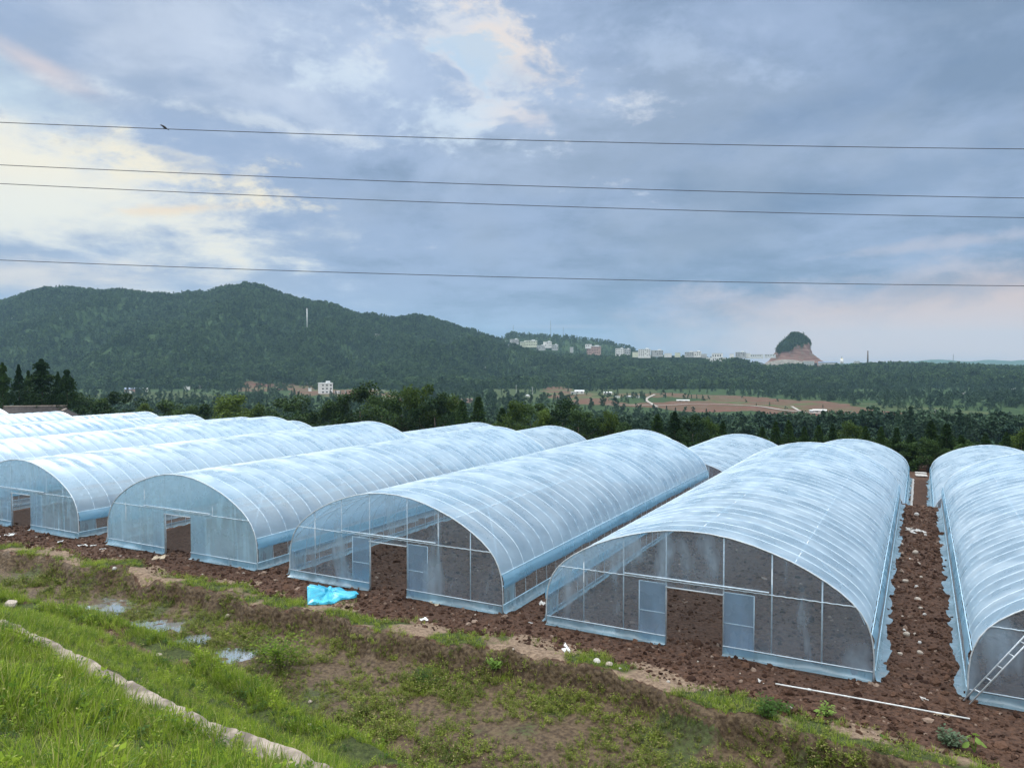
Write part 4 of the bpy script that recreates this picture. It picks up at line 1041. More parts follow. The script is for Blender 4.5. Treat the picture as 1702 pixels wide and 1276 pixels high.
# ------------------------------------------------------------------ trees
def leaf_quads(centers, size, r, up=.3, aspect=.6):
    n = len(centers); d = r.normal(0, 1, (n, 3)); d[:, 2] *= .6; d /= np.linalg.norm(d, axis=1)[:, None]
    nrm = r.normal(0, 1, (n, 3)); nrm[:, 2] = np.abs(nrm[:, 2])+up; s = np.cross(d, nrm); s /= np.linalg.norm(s, axis=1)[:, None]+1e-9
    sz = (size*r.uniform(.55, 1.35, n))[:, None]; a = d*sz*.5; b = s*sz*.5*aspect
    dn = np.array([0, 0, -1.])*sz*.10
    V_ = np.stack([centers-a+dn, centers+b, centers+a+dn, centers-b], 1).reshape(-1, 3)
    return V_, np.arange(n*4).reshape(-1, 4)
def broad_crown(seed, n=5200, lobes=15, size=.034, w=.42, base=.16):
    """unit tree: height 1"""
    r = np.random.default_rng(seed); C_ = []; 
    for k in range(lobes):
        a = r.uniform(0, 6.283); t_ = (k+.5)/lobes; zz = base+.10+(.86-base)*t_; rad = w*(1-abs(t_-.35)**1.5*1.15)*r.uniform(.35, .95)
        C_.append((rad*math.cos(a), rad*math.sin(a), zz, r.uniform(.10, .19)*(1.15-.45*t_)))
    C_.append((0, 0, .84, .13)); pts = []
    per = n//len(C_)
    for (cx, cy, cz, rr_) in C_:
        d = r.normal(0, 1, (per, 3)); d /= np.linalg.norm(d, axis=1)[:, None]; rad = rr_*r.uniform(.25, 1, per)**.45
        rad = rad*(1+.35*np.sin(d[:, 0]*7+cx*30)*np.sin(d[:, 1]*6+cy*20)); p = d*rad[:, None]*[1, 1, .85]+[cx, cy, cz]; pts.append(p)
    pts = np.concatenate(pts); return leaf_quads(pts, size, r)+(C_,)
def conifer_crown(seed, n=5200, w=.22, base=.12, size=.034, point=1.0, rag=.3):
    r = np.random.default_rng(seed); t_ = r.random(n)**.8; t_ = np.clip(t_, 0, .995)
    tier = 17; tz = np.floor(t_*tier)/tier; f = t_*tier-np.floor(t_*tier)
    a = r.uniform(0, 6.283, n); nb_ = 9
    lobe = .72+.28*np.cos((a+tz*37)*nb_/2)**2; env = w*(1-tz)**(.62*point)*np.minimum(1, (tz+.10)*5)*(1+rag*(r.random(tier+1)[np.floor(t_*tier).astype(int)]-.5))
    rad = env*lobe*r.random(n)**.42; z = base+(1-base)*(tz+.02)+(1-rad/np.maximum(env, .01))*.05-rad*.25+r.normal(0, .008, n)
    p = np.stack([rad*np.cos(a), rad*np.sin(a), np.minimum(z, 1.0)], 1); return leaf_quads(p, size, r, .6, .45)+([],)
def tree_parts(kind, seed, mat, n=5200, **k):
    V_, F_, C_ = (broad_crown if kind == 'b' else conifer_crown)(seed, n, **k)
    cm = np_mesh('crown', V_, F_, mat, False)
    mb = MB(); r_ = random.Random(seed)
    if kind == 'b':
        mb.tube([(0, 0, -.06), (.01, 0, .15), (-.01, .01, .35), (0, 0, .62)], [.026, .02, .015, .006], 7)
        for c in C_[:9]: mb.tube([(0, 0, .16+.3*c[2]), (c[0]*.5, c[1]*.5, c[2]*.75), (c[0]*.95, c[1]*.95, c[2])], [.011, .007, .003], 5, caps=False)
    else:
        mb.tube([(0, 0, -.06), (0, 0, .5), (0, 0, .97)], [.02, .012, .003], 7)
        for k_ in range(10): a = k_*2.4; z = .15+k_*.07; mb.tube([(0, 0, z), (math.cos(a)*.12*(1-z), math.sin(a)*.12*(1-z), z-.01)], [.005, .002], 4, caps=False)
    return cm, mb.mesh('trunk', M['bark'], True)
PROTO = {'broad': [tree_parts('b', 10+i, M['leaf_broad'], w=.40+.05*i, base=.10+.03*i) for i in range(4)],
         'lime': [tree_parts('b', 30+i, M['leaf_lime'], w=.40, base=.12) for i in range(2)],
         'conifer': [tree_parts('c', 50+i, M['leaf_conifer'], w=.22+.03*i, base=.10, point=.9+.15*i) for i in range(3)],
         'tallconifer': [tree_parts('c', 70+i, M['leaf_conifer'], w=.30+.04*i, base=.28, point=1.0, n=6500, rag=1.1, size=.042) for i in range(3)]}
def tree(name, kind, u, ytop, q, label, group, seed, wid=1.0, zg=None):
    """u: picture column, q: depth; the tree reaches up to picture row ytop"""
    x = (u-CX)/FPX*q; zt = HC+(HOR-ytop)*q/FPX; z0 = H(x, q) if zg is None else zg; h = max(1.5, zt-z0)
    cm, tm = PROTO[kind][seed % len(PROTO[kind])]; root = empty(name, (x, q, z0), seed*1.7); root.scale = (h*wid, h*wid, h)
    link('crown', cm, root); link('trunk', tm, root); return tag(root, label, 'tree', group)
G1 = 'conifers beside the farmhouse'
cl_ = [(4,603,'tallconifer',.62,118,'conifer with a bare stem cut by the left edge of the picture'),(31,606,'tallconifer',.6,117,'slim conifer between the one at the edge and the tallest'),
       (47,616,'tallconifer',.42,121,'narrow conifer tucked behind the left flank of the tallest'),(69,597,'tallconifer',1.0,116,'tallest and widest conifer, above the farmhouse roof'),
       (96,618,'tallconifer',.6,118,'shorter conifer just right of the tallest'),(111,615,'tallconifer',.75,116,'rounded conifer at the right end of the group by the farmhouse')]
for k, (u, yt, kd, wd, q, lb) in enumerate(cl_): tree('conifer', kd, u, yt, q, lb, G1, k, wd, -1.2)
G2 = 'trees in the line behind the tunnels'
line = [ # column, top row, kind, width, how much farther, label (what sets it apart)
 (22,655,'broad',1.0,6,'dark undergrowth tree below the conifers at the left edge'),(60,660,'broad',1.1,8,'dark bushy tree behind the farmhouse ridge'),(135,655,'broad',1.0,10,'dark small tree right of the farmhouse gable'),
 (170,664,'lime',1.1,4,'brighter green shrubby tree right of the farmhouse gable'),(205,652,'broad',1.0,4,'dark feathery tree below the long blue-roofed house'),(240,672,'lime',1.3,0,'low bushy tree below and right of the long blue-roofed house'),
 (278,668,'broad',1.2,3,'low dark tree below the two small white gables'),(315,676,'broad',1.4,0,'low sprawling tree between the farmhouse and the bright round bush'),(350,672,'broad',1.1,4,'dark tree left of the bright round bush'),
 (388,658,'lime',1.25,3,'bright green round tree, the lightest one left of centre'),(425,676,'lime',1.1,0,'yellow-green bush right of the bright round tree'),(478,661,'broad',1.25,4,'round dark tree alone left of the biggest dark tree'),
 (520,685,'broad',1.2,0,'low dark bush left of the biggest dark tree'),(553,668,'broad',1.0,2,'dark shoulder tree hugging the left of the biggest tree'),(598,640,'broad',1.05,3,'biggest dark round tree, right of the white three-storey house'),
 (634,655,'broad',.9,0,'dark tree filling the right flank of the biggest one'),(668,648,'broad',.7,4,'slender tree with a pale bare trunk right of the biggest one'),(697,641,'lime',.95,2,'tall olive green tree right of the pale-trunked one'),
 (722,658,'broad',.9,0,'dark tree on the right flank of the tall olive green one'),(745,657,'lime',.75,3,'brownish green tree left of the little red roof'),(768,668,'conifer',1.2,0,'dark pointed tree just below the little red roof'),
 (795,662,'conifer',1.15,2,'pointed dark tree right of the little red roof'),(835,680,'conifer',1.2,4,'low dark tree before the big rounded pair at centre'),(858,668,'lime',1.0,2,'broad yellowish tree at centre below the small white sheds'),
 (882,672,'broad',1.0,4,'dark tree between the yellowish one and the next rounded one'),(905,682,'lime',.9,0,'low olive tree above the rounded end of a rear tunnel'),(935,668,'broad',1.15,3,'rounded dark tree with a reddish tip above a rear tunnel'),
 (962,680,'broad',1.0,0,'dark tree on the right flank of the rounded one at centre'),(990,696,'broad',1.0,2,'low dark tree left of the yellow-tipped tree'),(1012,686,'lime',.85,2,'yellow-tipped tree standing by itself right of centre'),
 (1040,706,'broad',1.1,0,'low dark bush right of the yellow-tipped tree'),(1093,696,'conifer',1.3,3,'dark conifer above the ridge of the big ribbed tunnel'),(1122,691,'conifer',1.2,0,'pointed conifer, second above the big ribbed tunnel'),
 (1152,697,'broad',1.0,0,'round reddish dark tree right of the pointed conifer'),(1180,703,'lime',.95,2,'light green tree at the right end of its clump'),(1202,706,'conifer',1.0,0,'small dark tree just before a rear tunnel top'),
 (1268,716,'conifer',1.1,2,'small dark conifer just right of a rear tunnel top'),(1290,708,'conifer',1.0,0,'dark conifer second right of a rear tunnel top'),(1312,706,'conifer',1.1,2,'pointed conifer at the middle of the right-hand belt'),
 (1338,716,'conifer',1.0,0,'low conifer left of the lane tunnel top'),(1362,714,'conifer',1.1,3,'conifer just left of the tunnel beside the lane'),(1385,712,'conifer',1.0,1,'conifer above the left shoulder of the tunnel beside the lane'),
 (1413,709,'lime',1.0,2,'bright green tree above the tunnel beside the lane'),(1440,715,'conifer',1.0,0,'dark conifer right of the bright green tree'),(1466,717,'conifer',1.05,2,'dark conifer before the valley farm sheds'),
 (1492,718,'conifer',1.0,0,'dark pointed conifer left of the lane opening'),(1515,728,'conifer',1.3,0,'wide dark conifer closing the far end of the lane'),(1549,706,'conifer',1.25,3,'tall pointed conifer right above the lane opening'),
 (1575,712,'conifer',1.35,1,'bushy conifer at the right of the tall pointed one'),(1545,735,'broad',1.3,-1,'dark bush filling the foot of the lane opening'),(1500,742,'broad',1.3,-1,'dark bush at the foot of the conifers left of the lane opening'),
 (1600,730,'conifer',1.2,0,'low conifer above the tunnel at the right edge'),(1640,728,'conifer',1.1,2,'small conifer behind the tunnel at the right edge'),(1675,726,'conifer',1.1,0,'conifer near the right edge of the picture'),(1700,722,'lime',1.0,3,'green tree cut by the right edge of the picture')]
for k, (u, yt, kd, wd, dq, lb) in enumerate(line):
    # the row of trees runs along the far edge of the lower terrace
    a = (u-CX)/FPX; vline = 83.0 if u > 500 else 83.0-(500-u)*.012
    q = vline/(a*EL[0]+EL[1])+dq
    x = a*q; zg = min(H(x, q), -2.0)
    tree('conifer' if 'conifer' in kd else 'broadleaf_tree', kd, u, yt-(7 if u > 1050 else 2), q, lb, G2, k+3, wd*(1.12 if kd == 'broad' else 1.0), zg)
# pale bare trunk seen against the dark crowns
x = (664-CX)/FPX*92; mb = MB(); 
# undergrowth below the row of trees
r = np.random.default_rng(21)
uu = r.uniform(-135, 34, 900); vv = r.uniform(81.5, 97, 900); xx, yy = uu*EA[0]+vv*EL[0], uu*EA[1]+vv*EL[1]
def small_blob(seed, n, size, mat, conifer=False, w=.42):
    V_, F_, _ = (conifer_crown(seed, n, w=.26, size=size, base=.02) if conifer else broad_crown(seed, n, 9, size, w, .02)); return np_mesh('foliage', V_, F_, mat, False)
under = [small_blob(90+i, 700, .085, M['leaf_broad']) for i in range(3)]
scatter('undergrowth', np.stack([xx, yy, np.minimum(height(xx, yy), -2.2)-.2], 1), r.uniform(1.6, 3.3, 900), r.uniform(0, 6.28, 900), under, 'dark undergrowth along the far edge of the terrace', 'undergrowth')

# woods on the slope below the terrace, on the valley floor and on the hills
far_v = [small_blob(100+i, 230, .15, M['leaf_far']) for i in range(3)]+[small_blob(110+i, 230, .12, M['leaf_far'], True) for i in range(2)]
mid_v = [small_blob(120+i, 620, .095, M['leaf_mid']) for i in range(3)]+[small_blob(130+i, 620, .08, M['leaf_mid'], True) for i in range(2)]
def wood(name, n, q0, q1, dens, hs, variants, label, seed, clear=True, pw=1.0):
    r = np.random.default_rng(seed); q = (q0**(1+pw)+(q1**(1+pw)-q0**(1+pw))*r.random(n))**(1/(1+pw)); a = r.uniform(-.74, .74, n); x = a*q; y = q
    z, s, _ = far_height(x, y); ok = ~((s > 1225) & (s < 1445) & (y > 1290) & (y < 1700))
    f, g_ = field_masks(x, y, z); ok &= ((f < .5) | (r.random(n) < .07+.35*(fbm(x/22, y/60, 3, 98) > .22))) & ((g_ < .5) | (r.random(n) < .6)); ok &= r.random(n) < dens(x, y, s)
    x, y, z = x[ok], y[ok], z[ok]; m_ = len(x); h = r.uniform(hs[0], hs[1], m_)*(1+.45*fbm(x/40, y/40, 2, 99))*np.where(f[ok] > .5, .6, 1)*np.where((s[ok] > 850) & (y > 280) & (y < 540), .55, 1)
    sc = np.stack([h*r.uniform(.85, 1.25, m_), h*r.uniform(.85, 1.25, m_), h], 1)
    scatter(name, np.stack([x, y, z-.5], 1), sc, r.uniform(0, 6.28, m_), variants, label, 'woods')
    return x, y, z
HOUSE_CLEAR = []
def d1(x, y, s): return np.clip(.95+fbm(x/25, y/25, 2, 5)*.6, .3, 1)
wood('slope_woods', 7800, 175, 440, d1, (5, 9), mid_v, 'woods on the slope that drops from the terraces to the valley', 31)
def d2(x, y, s): return np.clip(.5+fbm(x/60, y/60, 3, 6)*1.6, .12, 1)*np.where((s > 850) & (s < 1300) & (y < 1000) & (y > 540), .6, 1)*np.where((s < 720) & (y > 700), .45, 1)
wood('valley_woods', 11000, 440, 1010, d2, (4, 8.5), mid_v, 'woods and hedges between the fields on the valley floor', 32)
def d3(x, y, s):
    rim = (s > 840) & (y > 1290)
    return np.where(rim, .38, np.clip(.95+fbm(x/70, y/70, 3, 7)*.5, .5, 1))
wood('hill_woods', 62000, 900, 1700, d3, (5.5, 13), far_v, 'dense mixed woods covering the hills across the valley', 33)
def d4(x, y, s): return np.where((s > 740) & (s < 1160), .95, .12)
wood('ridge_woods', 9000, 1790, 2150, d4, (8, 13), far_v, 'woods on the ridge behind the hilltop village', 34, pw=0)

# ------------------------------------------------------------------ the half-quarried rock hill
qb = 1480; xb = (1318-CX)/FPX*qb
outl = [(-1.0, .0), (-.86, .12), (-.76, .30), (-.70, .42), (-.62, .62), (-.48, .76), (-.28, .90), (-.08, 1.0), (.14, 1.0), (.34, .92), (.46, .78), (.56, .58), (.62, .42), (.76, .24), (.90, .08), (1.0, 0)]
nA, nR = 64, 40; Wb = 50.0; Hb = 58.0; V0 = []; ang = np.linspace(0, 2*math.pi, nA, endpoint=False); hb = np.linspace(0, 1, nR)
Hb = 70.0; Wb = 1.26
lx = np.interp(hb, [0, .10, .20, .32, .47, .66, .72, .82, .93, 1.0], [52, 40, 33, 29, 24, 21, 16, 10, 5, 1]); rx = np.interp(hb, [0, .10, .22, .40, .55, .75, .88, .95, 1.0], [66, 50, 38, 30, 25, 21, 15, 9, 1])
Vb = []; msk = []
for i in range(nR):
    for j in range(nA):
        c_, s_ = math.cos(ang[j]), math.sin(ang[j]); ex = rx[i] if c_ > 0 else lx[i]
        nn_ = 1+.20*float(fbm(np.array([c_*2+hb[i]*3]), np.array([s_*2+hb[i]*2]), 3, 13)[0])
        Vb.append((c_*ex*Wb*nn_+2*hb[i], s_*(lx[i]+rx[i])*.5*Wb*.9*nn_, hb[i]*Hb)); msk.append(1 if hb[i] < .55+.08*c_+.22*float(fbm(np.array([c_*2.5]), np.array([s_*2.5]), 3, 14)[0]) else 0)
m, t, o_ = new_mat('rock_hill'); pos = t.node('ShaderNodeTexCoord').outputs['Object']; n1 = t.noise(pos, .09, 5).outputs['Fac']; mp = t.node('ShaderNodeMapping'); t.link(pos, mp.inputs[0]); mp.inputs['Scale'].default_value = (.03, .03, .35); n2 = t.noise(mp.outputs[0], 1, 4).outputs['Fac']
cut = t.node('ShaderNodeAttribute', attribute_name='cut').outputs['Fac']; rc = t.mix(t.sstep(n2, .35, .65), (.15, .080, .064, 1), (.25, .155, .125, 1)); rc = t.mix(t.math('MULTIPLY', t.sstep(n1, .5, .65), .6), rc, (.17, .16, .13, 1))
principled(t, o_, t.mix(cut, (.03, .055, .02, 1), rc), .95, n1, .5, 2., .1)
zb = HC+(HOR-612)*qb/FPX
bo = link('rock_hill', np_mesh('rock_hill', Vb, grid_faces(nR, nA)[:, ::-1], m, True, {'cut': ('FLOAT', np.array(msk, np.float32))})); bo.location = (xb, qb, zb)
tag(bo, 'steep lone hill with a quarried red lower half and trees on top', 'hill', kind='structure')
r = np.random.default_rng(8); Vb = np.array(Vb); ok = np.array(msk) == 0; Pb = Vb[ok]; Pb = np.repeat(Pb, 3, 0)+r.normal(0, 1.6, (len(Pb)*3, 3)); Pb[:, 2] = np.clip(Pb[:, 2]-2.5, 0, Hb-4)
scatter('rock_hill_trees', Pb+[xb, qb, zb], r.uniform(2.6, 5.2, len(Pb)), r.uniform(0, 6.28, len(Pb)), far_v, 'trees crowding the top of the steep lone hill', 'woods')
# spoil heap at its foot
mb = MB(); x0 = (1308-CX)/FPX*(qb-60); z0 = HC+(HOR-609)*(qb-60)/FPX; V0 = []; nA = 40
for i in range(9):
    for j in range(nA): a_ = 2*math.pi*j/nA; rr_ = (1-i/8)*(1+.12*math.sin(3*a_)+.06*math.sin(7*a_)); V0.append((rr_*48*math.cos(a_), rr_*22*math.sin(a_), 15*(1-(1-i/8)**2)**.8-2))
o = link('spoil_heap', np_mesh('spoil_heap', V0, grid_faces(9, nA)[:, ::-1], simple('spoil', (.20, .19, .165), .95, .25, .3, bump=.5))); o.location = (x0, qb-60, z0); tag(o, 'grey spoil heap at the foot of the quarried hill', 'spoil heap', kind='structure')

# ------------------------------------------------------------------ buildings
CLEAR = []
def house(u, v, pw, ph, label, wall='wallwhite', roof='rooflight', style='flat', storeys=1, rot=0.0, group=None, name='house', depth=.8, q=None, cat='house', wins=True):
    if q is None: x0, y0, z0 = hit(u, v, 60)
    else: x0 = (u-CX)/FPX*q; y0 = q; z0 = HC+(HOR-v)*q/FPX
    k = y0/FPX; w_, h_ = pw*k, ph*k; d_ = min(w_*depth, 14); root = empty(name, (x0, y0, z0), rot-math.atan2(x0, y0)); r_ = random.Random(int(u*7+v))
    rh = h_*(.32 if style == 'gable' else .07); wh = h_-rh
    mb = MB(); mb.box((0, 0, wh/2-1.5), (w_, d_, wh+3)); mb.build('wall', M[wall], root)
    rf = MB()
    if style == 'gable':
        a, b = w_/2+.4, d_/2+.4
        V0 = [(-a, -b, wh), (a, -b, wh), (a, b, wh), (-a, b, wh), (-a, 0, wh+rh), (a, 0, wh+rh)]
        rf.add(V0, [(0, 1, 5, 4), (2, 3, 4, 5), (0, 4, 3), (1, 2, 5), (0, 3, 2, 1)])
    elif style == 'end':          # gable end faces the viewer
        a, b = w_/2+.3, d_/2+.3
        V0 = [(-a, -b, wh), (a, -b, wh), (a, b, wh), (-a, b, wh), (0, -b, wh+rh), (0, b, wh+rh)]
        rf.add(V0, [(0, 4, 5, 3), (1, 2, 5, 4), (0, 3, 2, 1), (2, 3, 5)])
        g_ = MB(); g_.add([(-w_/2, -d_/2-.02, wh-.05), (w_/2, -d_/2-.02, wh-.05), (0, -d_/2-.02, wh+rh*.93)], [(0, 1, 2)]); g_.build('gable', M[wall], root)
    else:
        rf.box((0, 0, wh+rh/2), (w_+.5, d_+.5, rh)); 
        if storeys > 1 and pw > 9: rf.box((w_*.22, 0, wh+rh+.9), (w_*.25, d_*.5, 1.8))
    rf.build('roof', M[roof], root)
    if wins and pw >= 7:
        ns = max(storeys, 1); nc = max(2, int(w_/3.4)); 
        for a in range(ns):
            for b in range(nc):
                if r_.random() < .1: continue
                cxw = -w_/2+w_*(b+.5)/nc; czw = wh*(a+.52)/ns; m2 = MB(); m2.box((cxw, -d_/2-.03, czw), (w_/nc*.42, .14, wh/ns*.42)); m2.build('window', M['glassdark'], root)
    return tag(root, label, cat, group)
GV, GH_, GS = 'houses of the hilltop village', 'farm buildings in the valley', 'buildings scattered on the hillside'
house(541, 654, 20, 18, 'white three-storey house with dark windows on the valley floor', 'wallwhite', 'rooflight', 'flat', 3, .3, GH_, 'three_storey_house')
house(561, 654, 9, 4, 'low white annexe right of the three-storey white house', group=GH_)
house(515, 650, 5, 5, 'tiny white block left of the three-storey white house', group=GH_, wins=False)
house(508, 638, 9, 3, 'little white shed on the field road above the three-storey house', group=GH_, wins=False)
house(222, 652, 26, 8, 'long house with a blue-grey roof near the left end of the valley', 'wallpink', 'roofblue', 'gable', 1, .1, GH_, depth=.4)
house(241, 651, 9, 7, 'white gabled end of the long blue-roofed house', 'wallwhite', 'rooflight', 'end', 1, 0, GH_, wins=False)
house(215, 653, 9, 3, 'low white wall block before the long blue-roofed house', group=GH_, wins=False)
house(311, 648, 9, 6, 'left one of two little white gables on the left valley floor', 'wallwhite', 'rooflight', 'end', 1, 0, GH_, wins=False)
house(334, 646, 8, 6, 'right one of two little white gables on the left valley floor', 'wallwhite', 'rooflight', 'end', 1, .4, GH_, wins=False)
house(17, 530, 9, 2.5, 'small pale roof high on the left hill at the picture edge', group=GS, wins=False); house(66, 531, 22, 3, 'long pale roof high on the left hill', group=GS, wins=False)
house(627, 559, 10, 4, 'pale hut on the wooded hill right of the white mast', 'wallcream', group=GS, wins=False); house(765, 564, 6, 5, 'small white hut on the right shoulder of the wooded hill', group=GS, wins=False)
house(806, 612, 9, 3, 'white hut low on the wooded slope left of the village', group=GS, wins=False)
vil = [(833,572,14,5,'wallgrey','flat',1,'grey low house at the left end of the village'),(846,577,16,5,'wallgrey','flat',1,'grey sloping-roofed house second from the left in the village'),(855,570,13,6,'wallgrey','flat',2,'pale grey house behind the second one from the left'),
       (869,579,9,11,'wallcream','flat',3,'narrow yellow-green block in the village'),(882,575,20,9,'wallcream','flat',2,'long yellow-green building, the brightest in the village'),(899,580,14,6,'wallgrey','flat',2,'grey flat-roofed building right of the yellow-green one'),
       (910,576,12,8,'wallwhite','flat',2,'white-topped house right of the grey flat-roofed one'),(922,580,10,7,'wallgrey','flat',2,'dull grey house right of the white-topped one'),(950,584,5,7,'wallgrey','flat',2,'slim pale house alone in the trees left of the pink block'),
       (987,588,22,13,'wallpink','flat',3,'pink brick block with white top storeys'),(978,577,10,5,'wallwhite','flat',1,'white rooftop building left on the pink brick block'),(1030,590,14,11,'wallwhite','flat',3,'white framed building at the right foot of the village hill'),
       (1042,588,10,8,'wallgrey','flat',2,'grey building behind the white framed one')]
for (u, v, pw, ph, wl, stl, sto, lb) in vil: house(u, v, pw, ph, lb, wl, 'rooflight', stl, sto, random.uniform(-.3, .3), GV, q=1700 if u < 1010 else 1560, wins=pw > 8)
ridge = [(1071,592,20,12,'wallwhite',4,'pale apartment block at the left end of the plateau'),(1092,590,18,8,'wallgrey',2,'grey long block next to the pale apartment block'),(1145,591,14,6,'wallgrey',2,'small grey block on the plateau edge left of the stepped house'),(1158,591,14,7,'wallwhite',2,'white block touching the small grey one on the plateau'),
         (1190,604,30,10,'wallwhite',2,'wide stepped white building on the plateau edge, lower part'),(1192,595,16,8,'wallwhite',1,'upper white box of the stepped building on the plateau edge'),(1216,592,7,4,'wallwhite',1,'tiny white box right of the stepped building'),(1231,592,15,7,'wallgrey',2,'grey house between the stepped building and the quarried hill'),
         (1256,593,24,4,'rooflight',1,'long pale shed left of the quarried hill'),(1280,592,16,3,'rooflight',1,'second long pale shed touching the quarried hill'),
         (1110,591,12,4,'wallwhite',1,'low white house right of the grey long block on the plateau'),(1126,591,9,5,'wallcream',2,'little cream house left of the small grey block on the plateau'),(1170,592,9,4,'wallgrey',1,'little grey house between the white block and the stepped building'),(1056,591,9,6,'wallcream',2,'cream house left of the pale apartment block'),(1243,593,8,6,'wallwhite',2,'little white house left of the long pale shed')]
for (u, v, pw, ph, wl, sto, lb) in ridge: house(u, v, pw, ph, lb, wl, 'rooflight', 'flat', sto, random.uniform(-.2, .2), 'buildings along the plateau edge', q=1330 if u > 1170 else 1350, wins=pw > 12)
house(1344, 609, 17, 9, 'grey box-shaped works hall at the right foot of the quarried hill', 'wallgrey', 'rooflight', q=1380, name='works_hall', cat='works building', wins=False)
house(1355, 609, 6, 6, 'dark open shed right of the grey works hall', 'roofdark', 'roofdark', q=1380, name='works_hall', cat='works building', wins=False)
house(1376, 605, 30, 4, 'long low shed stretching right of the works hall', 'wallgrey', 'roofblue', 'gable', q=1385, name='works_shed', cat='works building', wins=False)
house(1424, 604, 9, 4, 'small pale shed right of the white silo', 'wallgrey', 'rooflight', q=1385, name='works_shed', cat='works building', wins=False)
q = 1385; k = q/FPX; root = empty('silo', ((1399-CX)*k, q, HC+(HOR-603)*k)); mb = MB(); mb.tube([(0, 0, -2), (0, 0, 7)], 2.6, 14); mb.build('tank', M['wallwhite'], root, True); mb = MB(); mb.tube([(0, 0, 7), (0, 0, 8.5)], [2.4, .5], 14); mb.build('cap', simple('yellow', (.62, .5, .22), .6), root); mb = MB(); mb.tube([(0, 0, 8.4), (0, 0, 12)], .5, 8); mb.build('pipe', M['tower'], root); tag(root, 'white silo with a yellow cap at the works below the quarried hill', 'silo')
q = 1380; k = q/FPX; root = empty('chimney', ((1442-CX)*k, q, HC+(HOR-601)*k)); mb = MB(); mb.tube([(0, 0, -3), (0, 0, 19)], [1.5, 1.0], 12); mb.build('stack', M['chimney'], root, True); mb = MB(); mb.tube([(0, 0, 18.8), (0, 0, 19.6)], 1.25, 12); mb.build('rim', M['chimney'], root); tag(root, 'brick factory chimney standing on the plateau edge', 'chimney')
val = [(945,641,10,2.5,'two tiny white roofs side by side at the top of the terraces','rooflight'),(973,641,8,5,'white house on the upper terraces right of the tiny roofs','wallwhite'),(963,654,15,6,'white farmhouse at the left end of the red fields','wallwhite'),(953,655,8,4,'grey-roofed annexe of the white farmhouse','wallgrey'),
       (1010,655,13,4,'white shed right of the farmhouse by the red fields','wallwhite'),(879,659,11,3.5,'white-roofed hut on the green terraces left of the red fields','wallwhite'),(1026,661,8,2.5,'tiny white hut on the red fields, left one of three','wallwhite'),(1046,660,10,2.5,'tiny white hut on the red fields, middle one of three','wallgrey'),(1060,661,5,4,'tiny white hut on the red fields, right one of three','wallwhite'),
       (1135,667,20,3,'long flat pale shed in the middle of the red fields','wallcream'),(1195,640,12,6,'grey house alone on the wooded slope over the red fields','wallgrey'),(1282,701,7,7,'bright white block in the woods below the white road','wallwhite'),(1291,697,9,2,'white roof just right of the bright white block','rooflight'),
       (1362,685,20,5,'long white building in the fields by the white road','wallwhite'),(1351,685,10,4,'grey wing left of the long white building','wallgrey'),(1372,712,10,5,'pale huts left of the tiny white pair near the woods','wallgrey'),(1383,713,4,3,'left one of a tiny white pair near the woods','wallwhite'),(1388,713,3,3,'right one of a tiny white pair near the woods','wallwhite'),
       (1566,709,7,4,'white gabled hut in the woods right of the lane opening','wallwhite'),(1534,714,5,3,'small white roof low in the woods right of centre','wallwhite'),(1683,701,7,2.5,'white shed at the end of the right-hand road','wallwhite'),(1696,703,4,2,'tiny white shed at the very right edge of the fields','wallwhite'),(1678,713,4,3,'left tiny white hut low in the right-hand woods','wallwhite'),(1684,713,3,3,'right tiny white hut low in the right-hand woods','wallwhite'),
       (1601,655,6,3,'small white hut on the right-hand hill','wallwhite'),(1685,648,6,3,'small pale hut at the top right of the right-hand hill','wallwhite'),(1470,643,14,4,'earth-coloured shed high on the right-hand hill','walltan'),(1289,645,4,2,'tiny white hut on the wooded slope below the quarried hill','wallwhite'),
       (771,669,27,7,'little long building with a red-brown roof behind the trees','wallpink')]
for (u, v, pw, ph, lb, wl) in val: house(u, v, pw, ph, lb, wl, 'rooflight' if wl != 'wallpink' else 'chimney', 'gable' if pw > 9 else 'flat', 1, random.uniform(-.4, .4), GH_ if v > 655 else GS, wins=pw > 11, depth=.6)
# farmhouse roof behind the left tunnels
q = 114; k = q/FPX; root = empty('farmhouse', ((64-CX)*k, q, -3.05), .25)
def prism(name, mat, x0, x1, yb_, z0, z1, parent):
    mb = MB(); mb.add([(x0, -yb_, z0), (x1, -yb_, z0), (x1, yb_, z0), (x0, yb_, z0), (x0, 0, z1), (x1, 0, z1), (x0, -yb_, z0-.12), (x1, -yb_, z0-.12), (x1, yb_, z0-.12), (x0, yb_, z0-.12)], [(0, 1, 5, 4), (2, 3, 4, 5), (0, 4, 3), (1, 2, 5), (6, 9, 8, 7), (0, 6, 7, 1), (2, 8, 9, 3)]); return mb.build(name, mat, parent)
mb = MB(); mb.box((-.5, 0, 1.0), (7.6, 4.2, 3.6)); mb.build('wall', M['walltan'], root)
rf = prism('roof', M['roofdark'], -4.6, 3.7, 2.7, 2.75, 4.35, root); mb = MB(); mb.box((-.45, 0, 4.38), (8.4, .22, .12)); mb.build('ridge_tiles', M['stone'], rf)
w2 = empty('farmhouse', ((122-CX)*k, q-2.5, -2.6), .42+math.pi/2); mb = MB(); mb.box((0, 0, .9), (4.6, 3.1, 3.0)); mb.build('wall', M['walltan'], w2); mb = MB(); mb.add([(-2.32, -1.55, 2.4), (-2.32, 1.55, 2.4), (-2.32, 0, 3.25)], [(0, 1, 2)]); mb.build('gable', M['walltan'], w2)
rf = prism('roof', M['roofdark'], -2.6, 2.6, 2.1, 2.25, 3.5, w2); mb = MB(); mb.box((0, 0, 3.53), (5.3, .2, .12)); mb.build('ridge_tiles', M['stone'], rf)
